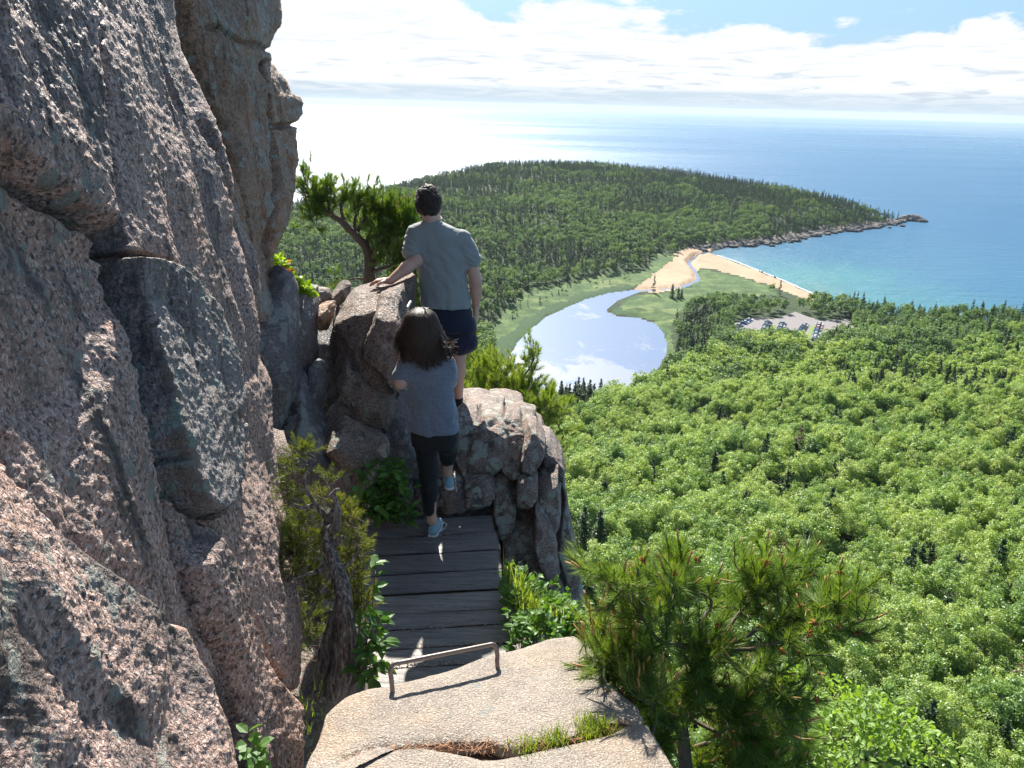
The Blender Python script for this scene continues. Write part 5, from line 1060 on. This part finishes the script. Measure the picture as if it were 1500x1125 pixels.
def pine(name, label, cat, base, branches, rg, nl=.06, wd=.002, nn=70, shoot=(.08, .2), dens=16, mat=None, up=.6, spray=.28, candles=.25, cones=0, tr=.03, group=None, tintb=.5, subdiv=True):
    """branches: list of (polyline, start radius); shoots grow from the outer two thirds of each"""
    mat = mat or M_PINE; root = thing(name, label, cat, base, group)
    V = []; F = []; T = []; n0 = 0; tw = MB(); cd = MB(); co = MB()
    for pl, r0, *o in branches:
        q = spline(np.array(pl, float), 18); q = q+np.stack([fbm(q*9, 2, 1), fbm(q*9, 2, 2), fbm(q*9, 2, 3)], -1)*.02*(np.linspace(0, 1, 18)[:, None])
        L = np.linalg.norm(np.diff(q, axis=0), axis=1).sum(); rr_ = np.linspace(r0, max(r0*.22, .0025), 18)
        V0, F0 = tube(q, rr_, 8 if r0 > .02 else 5, True, .15); part('branch' if r0 < tr else 'trunk', mesh('branch', V0, F0, M_TWIG), root)
        f0 = o[0] if o else .3; dm = o[1] if len(o) > 1 else 1.0; k = int(dens*L/.5*dm)
        Tn = np.gradient(q, axis=0)
        for j in range(k):
            s_ = f0+(1-f0)*rg.uniform()**.8 if j > 1 else 1.0; i = min(int(s_*17), 16); p = q[i]+(q[i+1]-q[i])*(s_*17-i if i < 16 else .5); d = unit(Tn[i])
            sd = rg.normal(size=3); sd = unit(sd-d*(sd@d)); dr = unit(d*rg.uniform(.2, .9)+sd*rg.uniform(.5, 1.1)+np.array([0, 0, up*rg.uniform(.2, 1)]))
            Ls = spray*rg.uniform(.4, 1.1); e = p+dr*Ls; mid = (p+e)/2+np.array([0, 0, -.12*Ls]); tw.add(*tube([p, mid, e], [max(.003, r0*.14), .0028, .0022], 4, False))
            for m_ in range(3 if subdiv else 1):
                bb = p+(e-p)*(1-m_*.3) if m_ else e; d2 = unit((e-mid)+np.array([0, 0, up*Ls*.6])+rg.normal(size=3)*Ls*(.25 if m_ == 0 else .9)); sl_ = rg.uniform(*shoot)
                n0 = needles(V, F, T, n0, bb-d2*.02, d2, sl_, nn, nl, wd, rg, .75, tintb+rg.uniform(-.3, .3)); ee = bb+d2*sl_; tw.add(*tube([bb, ee], [.0024, .002], 4, False))
                if rg.uniform() < candles: cl = rg.uniform(.02, .055); cd.add(*tube([ee-d2*.01, ee+unit(d2+np.array([0, 0, .6]))*cl], [.0045, .0028], 5))
                if cones and rg.uniform() < cones:
                    c0 = bb+d2*sl_*.5
                    for _ in range(9): dd = unit(rg.normal(size=3)+d2); co.add(*tube([c0, c0+dd*.018], [.005, .0035], 4))
    part('needles', mesh('needles', np.concatenate(V), np.concatenate(F), mat, False, attrs={'tint': np.concatenate(T)}), root, kind='stuff')
    if tw.n: part('twigs', tw.build('twigs', M_TWIG), root, kind='stuff')
    if cd.n: part('candles', cd.build('candles', M_CANDLE), root, 'tan new shoots at the needle tips', kind='stuff')
    if co.n: part('pollen_cones', co.build('pollen_cones', M_CONE), root, 'rust red pollen cones', kind='stuff')
    return root
def leafmesh(C, D, N, L, Wd, rg, tint):
    """broad leaves: six vertices, folded along the midrib and drooping"""
    n = len(C); D = D/np.linalg.norm(D, axis=1)[:, None]; N = N-D*(N*D).sum(1)[:, None]; N /= np.linalg.norm(N, axis=1)[:, None]+1e-9; S = np.cross(D, N); L = np.broadcast_to(L, n)[:, None]; w_ = np.broadcast_to(Wd, n)[:, None]
    p = [C, C+D*L*.38+S*w_*.5+N*L*.05, C+D*L*.75+S*w_*.36+N*L*.02, C+D*L-N*L*.16, C+D*L*.75-S*w_*.36+N*L*.02, C+D*L*.38-S*w_*.5+N*L*.05, C+D*L*.38-N*L*.02, C+D*L*.75-N*L*.06]
    V = np.stack(p, 1).reshape(-1, 3); b = np.arange(n)[:, None]*8
    F = np.concatenate([b+np.array([0, 6, 1, 1]), b+np.array([1, 6, 7, 2]), b+np.array([2, 7, 3, 3]), b+np.array([3, 7, 4, 4]), b+np.array([4, 7, 6, 5]), b+np.array([5, 6, 0, 0])])
    tri = [f[:3] if f[2] == f[3] else f for f in F.tolist()]
    return V, tri, np.repeat(tint, 8)
def leafy(name, label, cat, base, stems, rg, L=.06, wd=.5, n=10, mat=None, r=.004, tint=(.2, .9), group=None, kind=None, droop=.3):
    root = thing(name, label, cat, base, group); C = []; D = []; N = []; T = []; st = MB()
    for pl in stems:
        q = spline(np.array(pl, float), 12); st.add(*tube(q, np.linspace(r, r*.4, 12), 5, False)); Tn = np.gradient(q, axis=0); m_ = int(n)
        for j in range(m_):
            s_ = .25+.75*(j+1)/m_; i = min(int(s_*11), 10); d = unit(Tn[i]); sd = rg.normal(size=3); sd = unit(sd-d*(sd@d)); C.append(q[i]+(q[i+1]-q[i])*rg.uniform()); D.append(d*rg.uniform(.2, .8)+sd+np.array([0, 0, -droop*rg.uniform()])); N.append(np.array([0, -.25, 1])+rg.normal(size=3)*.4); T.append(tint[0]+(tint[1]-tint[0])*np.clip(s_*.7+rg.uniform(-.2, .4), 0, 1))
    n_ = len(C); V, F, TT = leafmesh(np.array(C), np.array(D), np.array(N), L*rg.uniform(.6, 1.15, n_), L*wd*rg.uniform(.8, 1.1, n_), rg, np.array(T))
    part('leaves', mesh('leaves', V, F, mat or M_SHRUB, False, attrs={'tint': TT}), root, kind='stuff'); part('stems', st.build('stems', M_TWIG), root, kind='stuff'); return root
def pp(l): return [P(x, y, z) for x, y, z in l]
rg = np.random.default_rng(101)
# ---- pitch pine right of the slab
Zp = 3.0
br = [(pp([(1010, 1240, 3.1), (1005, 1130, 3.1), (1000, 1040, 3.05), (1018, 975, 3.0), (1035, 950, 3.0)]), .036, .55, .7),
      (pp([(1018, 950, 3.0), (990, 945, 2.95), (965, 938, 2.9), (945, 910, 2.85), (925, 880, 2.85), (905, 845, 2.85)]), .013), (pp([(1035, 950, 3.0), (1030, 910, 3.05), (1040, 890, 3.1), (1036, 875, 3.1), (1005, 860, 3.1), (985, 840, 3.1)]), .010),
      (pp([(1035, 950, 3.0), (1060, 930, 3.05), (1080, 900, 3.1), (1105, 870, 3.1), (1122, 840, 3.15)]), .012), (pp([(1035, 950, 3.0), (1080, 940, 3.0), (1120, 915, 3.0), (1160, 900, 3.0), (1200, 885, 3.0), (1222, 875, 3.0)]), .012),
      (pp([(1050, 950, 3.0), (1100, 950, 2.95), (1150, 940, 2.9), (1205, 925, 2.9), (1235, 915, 2.9)]), .010), (pp([(1018, 955, 3.0), (1060, 960, 2.95), (1085, 985, 2.9), (1115, 995, 2.85), (1150, 1010, 2.85)]), .010),
      (pp([(1005, 1020, 3.0), (975, 1000, 2.95), (950, 990, 2.9), (930, 975, 2.9), (900, 960, 2.9)]), .009), (pp([(1000, 1060, 3.05), (960, 1040, 2.95), (945, 1020, 2.9), (925, 1010, 2.9)]), .008),
      (pp([(1020, 960, 3.0), (1000, 920, 2.9), (985, 895, 2.9), (975, 870, 2.9)]), .009), (pp([(1002, 1060, 3.1), (1040, 1040, 3.1), (1090, 1045, 3.1), (1140, 1060, 3.15)]), .012), (pp([(1003, 1100, 3.1), (1040, 1090, 3.1), (1080, 1110, 3.1), (1120, 1130, 3.15)]), .012),
      (pp([(1003, 1150, 3.1), (1040, 1130, 3.1), (1090, 1140, 3.0), (1140, 1120, 3.0)]), .010, .1, 1.6), (pp([(1003, 1100, 3.1), (985, 1060, 3.0), (970, 1050, 3.0), (955, 1090, 2.95)]), .009, .1, 1.4), (pp([(1005, 1060, 3.1), (1030, 1020, 3.0), (1070, 1040, 2.9), (1100, 1070, 2.9)]), .009, .1, 1.6), (pp([(1003, 1120, 3.1), (980, 1090, 3.0), (970, 1060, 3.0)]), .008), (pp([(1030, 1000, 3.1), (1080, 1010, 3.2), (1110, 1040, 3.3), (1170, 1080, 3.3)]), .010), (pp([(1030, 960, 3.1), (1070, 900, 3.25), (1130, 860, 3.3), (1180, 850, 3.3)]), .010), (pp([(1010, 1050, 3.1), (1060, 1080, 3.0), (1100, 1110, 2.95), (1130, 1150, 2.95)]), .010)]
pine('pitch_pine', 'sprawling pitch pine with long needles and rust red cones beside the pale slab', 'pine', P(1010, 1240, 3.1), br, rg, .070, .0026, 80, (.05, .12), 22, None, .35, .13, .3, .10, .03, None, .50)
# small sprays behind and right of the slab
br = [(pp([(905, 1040, 2.9), (900, 1000, 2.95), (890, 965, 3.0), (880, 930, 3.0)]), .006, .1), (pp([(915, 1040, 2.9), (925, 1010, 2.9), (915, 980, 2.9)]), .005, .1), (pp([(955, 1080, 2.7), (960, 1050, 2.75), (950, 1030, 2.75)]), .005, .1)]
pine('pine_sapling', 'young pine sprays with orange tips along the right edge of the slab', 'pine', P(905, 1060, 2.9), br, rg, .06, .002, 60, (.06, .12), 22, None, .7, .12, .6, .1, .03, None, .8)
# ---- leaning pine behind the boulder
br = [(pp([(540, 425, 6.9), (541, 385, 6.9), (536, 362, 6.9), (520, 345, 6.85), (500, 325, 6.8), (480, 310, 6.8), (462, 290, 6.8)]), .055, .75, .7), (pp([(541, 395, 6.9), (560, 370, 6.9), (575, 350, 6.95), (590, 335, 7.0)]), .03, .2),
      (pp([(536, 362, 6.9), (545, 335, 6.9), (560, 318, 6.9), (578, 310, 6.9)]), .025, .2), (pp([(520, 345, 6.85), (520, 320, 6.9), (530, 300, 6.9), (545, 296, 6.9)]), .02, .15), (pp([(505, 330, 6.85), (500, 305, 6.8), (505, 290, 6.8), (515, 286, 6.8)]), .018, .15),
      (pp([(485, 313, 6.8), (480, 295, 6.8), (478, 280, 6.8), (468, 272, 6.8)]), .014, .1), (pp([(470, 298, 6.8), (460, 285, 6.8), (452, 275, 6.8), (448, 272, 6.8)]), .010, .0), (pp([(470, 300, 6.8), (466, 315, 6.75), (462, 330, 6.75)]), .008, .3, .6),
      (pp([(541, 400, 6.9), (565, 392, 6.8), (585, 385, 6.8), (600, 380, 6.8)]), .02, .15, 1.6), (pp([(541, 385, 6.9), (555, 350, 7.0), (575, 330, 7.0), (600, 328, 7.0)]), .02, .2, 1.6), (pp([(520, 345, 6.9), (535, 320, 6.9), (560, 306, 6.9), (585, 318, 6.9)]), .02, .2, 1.5), (pp([(541, 385, 6.9), (555, 360, 6.8), (560, 345, 6.8), (590, 350, 6.8)]), .02, .1), (pp([(541, 410, 6.9), (520, 408, 6.9), (500, 412, 6.9)]), .012, .3, .25), (pp([(541, 408, 6.9), (560, 408, 6.9), (590, 405, 7.0), (606, 420, 7.0)]), .014, .3, 1.4),
      (pp([(541, 410, 6.9), (570, 420, 7.0), (600, 430, 7.0), (610, 445, 7.0)]), .014, .3, 1.4), (pp([(538, 362, 6.9), (520, 340, 7.0), (540, 322, 7.0), (560, 330, 7.1)]), .02, .2, 1.2)]
pine('leaning_pine', 'wind bent pine with flat clumped crown behind the large boulder', 'pine', P(540, 425, 6.9), br, rg, .075, .0045, 46, (.05, .11), 24, None, .5, .20, .1, 0, .04, None, .55)
# ---- pines beyond the ledge
br = []
for x, y, z, h, wsp in ((705, 610, 8.2, 75, 26), (735, 615, 8.6, 60, 34), (765, 620, 8.3, 62, 38), (790, 640, 8.0, 50, 26), (690, 600, 8.8, 80, 20), (750, 600, 9.2, 60, 36)):
    for k in range(5): br.append((pp([(x, y+60, z), (x+rg.normal(0, 6), y+12-k*8, z), (x+rg.normal(0, wsp), y-h*rg.uniform(.35, .95), z+rg.normal(0, .3))]), .02, .25, .9))
br += [(pp([(770, 600, 8.2), (765, 560, 8.2), (775, 540, 8.2), (782, 525, 8.2)]), .02, .3, .9), (pp([(770, 600, 8.2), (790, 600, 8.0), (812, 615, 8.0), (824, 640, 8.0)]), .02, .2, 1.0), (pp([(690, 600, 8.4), (700, 560, 8.4), (696, 530, 8.4), (684, 515, 8.4)]), .02, .3, .9)]
pine('shrubby_pine', 'low bright green pine clump growing beyond the ledge behind the man', 'pine', P(745, 660, 8.3), br, rg, .08, .0055, 44, (.05, .12), 12, M_PINE, .6, .24, .1, 0, .04, None, .55)
# ---- twisted juniper by the boardwalk
jr = thing('twisted_juniper', 'twisted grey juniper trunk with needle clumps between cliff and boardwalk', 'juniper', P(490, 1015, 3.5))
def gnarl(pts, rad, seed, seg=26, n=70, g=.28):
    q = spline(pts, n); r = np.interp(np.linspace(0, 1, n), np.linspace(0, 1, len(rad)), rad); V, F = tube(q, r, seg, True)
    k = np.arange(len(V)) % seg; i = np.arange(len(V))//seg; th = k/seg*6.283+i*.05; lim = n*seg
    rdg = np.abs(np.sin(th*3.5+fbm(V*9, 2, seed)*2.5))**.6-.55+.5*fbm(V*np.array([60, 60, 12]), 3, seed+2); c = np.repeat(q, seg, 0); V[:lim] = c+(V[:lim]-c)*(1+g*rdg[:lim])[:, None]; return V, F
def m_dead(t, pos):
    n = t.noise(t.vmath('MULTIPLY', pos, (1, 1, .18)), 70, 7, .7, .5); c = t.cramp(n, [(.38, (.03, .025, .022)), (.52, (.15, .13, .12)), (.68, (.42, .39, .36))])
    return principled(t, Base_Color=c, Roughness=.85, Normal=t.bump(n, .9, .008))
M_DEAD = material('weathered_deadwood', m_dead)
V, F = gnarl(pp([(486, 1012, 3.5), (503, 975, 3.42), (508, 935, 3.36), (504, 895, 3.34), (501, 860, 3.36), (488, 820, 3.38), (479, 785, 3.42), (484, 755, 3.45), (487, 742, 3.46)]), [.048, .044, .038, .036, .036, .026, .024, .022, .010], 4); part('trunk', mesh('trunk', V, F, M_DEAD), jr)
V, F = gnarl(pp([(470, 1020, 3.55), (476, 985, 3.5), (480, 950, 3.46), (490, 915, 3.42), (500, 880, 3.38)]), [.035, .04, .035, .03, .02], 6); part('trunk', mesh('trunk', V, F, M_DEAD), jr)
for pl, r in (([(479, 780, 3.42), (492, 770, 3.38), (494, 745, 3.36), (489, 722, 3.36), (497, 716, 3.36)], [.028, .022, .014, .008, .005]), ([(487, 742, 3.42), (484, 728, 3.4), (494, 716, 3.38)], [.016, .01, .004]), ([(484, 800, 3.42), (498, 790, 3.38), (506, 785, 3.36)], [.02, .013, .006]),
              ([(482, 762, 3.45), (462, 742, 3.4), (440, 744, 3.38), (427, 736, 3.36)], [.016, .011, .009, .005]), ([(464, 742, 3.4), (452, 722, 3.38), (446, 706, 3.38), (450, 680, 3.38)], [.011, .008, .006, .004]), ([(480, 825, 3.4), (462, 838, 3.36), (445, 842, 3.34), (425, 850, 3.32)], [.012, .009, .006, .004]), ([(498, 835, 3.4), (516, 820, 3.4), (525, 800, 3.4)], [.011, .007, .004])):
    V, F = gnarl(pp(pl), r, 9, 12, 26, .15); part('branch', mesh('branch', V, F, M_DEAD), jr)
V = []; F = []; T = []; n0 = 0; tw = MB(); 
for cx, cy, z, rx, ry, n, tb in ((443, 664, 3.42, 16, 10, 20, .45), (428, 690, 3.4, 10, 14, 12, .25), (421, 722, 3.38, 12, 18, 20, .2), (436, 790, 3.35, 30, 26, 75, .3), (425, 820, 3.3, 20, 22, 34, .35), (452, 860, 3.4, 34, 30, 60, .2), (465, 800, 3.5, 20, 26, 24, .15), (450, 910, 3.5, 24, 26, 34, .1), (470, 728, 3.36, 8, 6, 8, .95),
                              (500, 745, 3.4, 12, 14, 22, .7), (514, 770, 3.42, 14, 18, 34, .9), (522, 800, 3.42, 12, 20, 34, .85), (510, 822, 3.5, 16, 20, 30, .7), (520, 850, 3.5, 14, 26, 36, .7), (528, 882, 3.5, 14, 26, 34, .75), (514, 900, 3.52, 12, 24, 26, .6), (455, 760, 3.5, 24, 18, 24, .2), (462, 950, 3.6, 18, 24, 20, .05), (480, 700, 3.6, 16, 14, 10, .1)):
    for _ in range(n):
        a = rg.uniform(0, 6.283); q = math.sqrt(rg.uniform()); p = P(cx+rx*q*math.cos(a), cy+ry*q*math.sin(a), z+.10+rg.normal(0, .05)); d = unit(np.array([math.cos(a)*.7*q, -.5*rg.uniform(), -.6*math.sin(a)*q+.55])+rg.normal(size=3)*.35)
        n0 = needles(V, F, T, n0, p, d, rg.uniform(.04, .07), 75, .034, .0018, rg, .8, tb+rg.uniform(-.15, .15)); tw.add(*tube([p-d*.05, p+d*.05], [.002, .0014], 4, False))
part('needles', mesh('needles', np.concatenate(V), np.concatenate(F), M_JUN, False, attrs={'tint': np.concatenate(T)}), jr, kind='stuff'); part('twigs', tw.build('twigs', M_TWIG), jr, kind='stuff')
# ---- leafy shrubs
st = [pp([(520, 1000, 3.45), (535, 950, 3.4), (545, 890, 3.35), (548, 850, 3.3), (550, 822, 3.3)]), pp([(520, 1000, 3.4), (530, 960, 3.35), (548, 930, 3.3), (558, 900, 3.3)]), pp([(515, 1005, 3.4), (525, 985, 3.35), (545, 975, 3.3), (560, 968, 3.3)]), pp([(515, 1005, 3.45), (520, 970, 3.45), (525, 930, 3.4), (530, 900, 3.4)]), pp([(515, 1005, 3.4), (540, 985, 3.3), (552, 1000, 3.3)]), pp([(512, 1010, 3.45), (520, 985, 3.4), (530, 960, 3.4), (536, 935, 3.4)]), pp([(525, 990, 3.4), (545, 955, 3.3), (560, 935, 3.3)])]
leafy('leafy_shrub', 'broad leaved shrub with a bright top shoot over the boardwalk edge', 'shrub', P(520, 1010, 3.4), st, rg, .085, .42, 15, M_SHRUB, .004, (.1, .95))
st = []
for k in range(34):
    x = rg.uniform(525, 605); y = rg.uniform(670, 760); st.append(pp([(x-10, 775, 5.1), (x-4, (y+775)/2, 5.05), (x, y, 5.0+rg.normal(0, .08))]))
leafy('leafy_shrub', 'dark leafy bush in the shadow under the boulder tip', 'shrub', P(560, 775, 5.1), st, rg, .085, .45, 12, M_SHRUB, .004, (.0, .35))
st = []
for k in range(90):
    x = rg.uniform(742, 856); lo = np.interp(x, [740, 760, 800, 856], [800, 830, 850, 880]); y = rg.uniform(lo, 930); zc = np.interp(y, [790, 930], [5.0, 4.0])+rg.normal(0, .08); st.append(pp([(x, y+60, zc), (x+rg.normal(0, 5), y+20, zc), (x+rg.normal(0, 10), y, zc)]))
leafy('leafy_shrub', 'green bushes filling the drop right of the boardwalk', 'shrub', P(790, 960, 4.3), st, rg, .06, .5, 13, M_SHRUB, .003, (.1, .8))
leafy('leafy_sprig', 'small green sprig with round leaves growing out of the cliff foot', 'plant', P(372, 1125, 2.3), [pp([(368, 1135, 2.3), (362, 1100, 2.2), (364, 1068, 2.15)]), pp([(368, 1135, 2.3), (378, 1110, 2.2), (378, 1090, 2.15)]), pp([(368, 1135, 2.3), (372, 1125, 2.2), (374, 1112, 2.15)])], rg, .045, .75, 8, M_SHRUB, .002, (.3, .8))
st = []
for k in range(46):
    x = rg.uniform(392, 455); top = np.interp(x, [390, 412, 425, 455, 480], [355, 360, 400, 418, 430]); y = rg.uniform(top, 432); st.append(pp([(x, y+16, 5.5), (x+rg.normal(0, 2), y+6, 5.4), (x+rg.normal(0, 5), y, 5.35)]))
leafy('creeping_vine', 'sunlit yellow green vine draped between cliff and boulders', 'vine', P(420, 435, 5.4), st, rg, .055, .8, 10, M_VINE, .003, (.1, 1))
M_RED = m_leaf('red_leaves', [(.35, .04, .03), (.5, .12, .05)], .5)
leafy('red_leaved_vine', 'small red leaved shoot above the green vine', 'vine', P(414, 395, 5.35), [pp([(414, 400, 5.35), (418, 390, 5.3), (422, 382, 5.3)]), pp([(420, 412, 5.35), (424, 402, 5.3), (425, 396, 5.3)])], rg, .05, .6, 4, M_RED, .003)
def blades(V, F, T, n0, p, n, L, wd, rg, spread=.5, tint=.5):
    for _ in range(n):
        a = rg.uniform(0, 6.283); d = np.array([math.cos(a)*spread*rg.uniform(), math.sin(a)*spread*rg.uniform(), 1.0]); l = L*rg.uniform(.5, 1.1); s_ = unit(np.array([-math.sin(a), math.cos(a), 0])+rg.normal(size=3)*.3); b = p+rg.normal(size=3)*np.array([.02, .02, 0])
        q = [b, b+d*l*.5, b+d*l*.85+np.array([d[0], d[1], -.35])*l*.4]; w_ = wd*.5
        V.append(np.array([q[0]-s_*w_, q[0]+s_*w_, q[1]-s_*w_*.8, q[1]+s_*w_*.8, q[2]])); F += [[n0, n0+1, n0+3, n0+2], [n0+2, n0+3, n0+4]]; T += [tint+rg.uniform(-.3, .3)]*5; n0 += 5
    return n0
def grasspatch(name, label, spots, n, L, wd, rg, spread=.5, mat=None, tint=.5):
    V = []; F = []; T = []; n0 = 0
    for p in spots: n0 = blades(V, F, T, n0, np.asarray(p), n, L, wd, rg, spread, tint)
    return obj(name, mesh(name, np.concatenate(V), F, mat or M_GRASSB, False, attrs={'tint': np.array(T)}), kind='stuff', label=label)
sl = lambda x, y: plane_pt(x, y, *PL1)-np.array([0, 0, .02])
sp = [sl(872+rg.normal(0, 14), 1062+rg.normal(0, 6)) for _ in range(34)]+[sl(812+rg.normal(0, 12), 1078+rg.normal(0, 4)) for _ in range(14)]+[sl(770+rg.normal(0, 8), 1088+rg.normal(0, 2.5)) for _ in range(8)]+[sl(935, 1012)]
grasspatch('grass_tufts', 'bright green grass tufts growing in the crack of the slab', sp, 16, .05, .0024, rg, .6, None, .6)
sp = [P(x, np.interp(x, [740, 800], [840, 930])+rg.uniform(-20, 40), np.interp(x, [740, 800], [4.5, 4.2])) for x in rg.uniform(742, 830, 46)]
grasspatch('tall_grass', 'tall pale grass stalks beside the boardwalk', sp, 7, .22, .005, rg, .55, None, .55)
sp = [P(x, y, 3.35) for x, y in zip(rg.uniform(440, 470, 14), rg.uniform(960, 1120, 14))]; grasspatch('gully_grass', 'thin grass in the dark gully at the cliff foot', sp, 6, .12, .003, rg, .6, None, .3)
# fallen needles in the crack and on the slab
V = []; F = []
for k in range(420):
    x = rg.uniform(500, 930); y = np.interp(x, [500, 560, 650, 712, 800, 872, 940], [1112, 1094, 1088, 1086, 1084, 1066, 1052])+rg.normal(0, 2.2+(x > 640)*2.5); p = plane_pt(x, y, *PL1)+np.array([0, 0, rg.uniform(-.03, -.008)]); d = unit(rg.normal(size=3)*np.array([1, 1, .12]))*.028; s_ = unit(np.cross(d, rg.normal(size=3)))*.0009
    V.append(np.array([p-d-s_, p-d+s_, p+d+s_, p+d-s_])); F.append(np.arange(4)+4*k)
obj('fallen_needles', mesh('fallen_needles', np.concatenate(V), np.array(F), simple('dry_needles', (.36, .19, .10), .9, .4, 90), False), kind='stuff', label='rust brown fallen pine needles in the crack')
V = []; F = []; n0 = 0
for k in range(900):
    x = rg.uniform(545, 750); yy_ = rg.choice([911, 939, 966, 780, 888])+rg.normal(0, 2)+(745-x)*.055; p = PZ(x, yy_, BZ+.004); v_, f_ = ico(1); r_ = rg.uniform(.002, .006); V.append(v_*r_*np.array([1, 1, .6])+p); F.append(f_+n0); n0 += len(v_)
obj('gravel', mesh('gravel', np.concatenate(V), np.concatenate(F), simple('grit', (.30, .24, .2), .9, .3, 200), False), kind='stuff', label='grit caught between the boards')
# ---- bright oak and mid distance shrubs low right
leafT = []
def bigshrub(name, label, cells, n, size, mat, cat='tree', tint=(.3, 1)):
    C = []; D = []; N = []; T = []
    for x, y, z, r in cells:
        c = P(x, y, z); tb = rg.uniform(0, .4)
        for _ in range(int(n*r*r/.25)):
            d = unit(rg.normal(size=3)); d[2] = abs(d[2])*.8; C.append(c+d*r*rg.uniform(.6, 1)); D.append(d+rg.normal(size=3)*.6); N.append(np.array([0, 0, 1])+d*.6+rg.normal(size=3)*.5); T.append(np.clip(tint[0]+tb+rg.uniform(0, .4), *tint))
    V, F, TT = leafmesh(np.array(C), np.array(D), np.array(N), size*rg.uniform(.7, 1.2, len(C)), size*.55, rg, np.array(T)); root = thing(name, label, cat, P(cells[0][0], 1300, cells[0][2])); part('leaves', mesh('leaves', V, F, mat, False, attrs={'tint': TT}), root, kind='stuff')
    b = MB(); b0 = P(cells[0][0]-20, 1320, cells[0][2])
    for x, y, z, r in cells: e = P(x, y, z); b.add(*tube(spline([b0, (b0+e)/2+rg.normal(size=3)*.2, e+np.array([0, 0, r*.6])], 8), np.linspace(.05, .01, 8), 5))
    part('branches', b.build('branches', M_TWIG), root, kind='stuff')
bigshrub('young_oak', 'bright yellow green oak crown low behind the pitch pine', [(1190, 1010, 13, .55), (1225, 1040, 12.5, .6), (1270, 1060, 12, .65), (1180, 1060, 12, .6), (1320, 1085, 12, .6), (1240, 1095, 11.5, .7), (1160, 1095, 11.5, .6), (1300, 1125, 11.5, .7), (1370, 1120, 12, .6), (1200, 1130, 11.5, .6)], 75, .14, m_leaf('oak_leaves', [(.16, .30, .04), (.27, .42, .05), (.38, .50, .08)], .5, rough=.8), tint=(.2, 1))
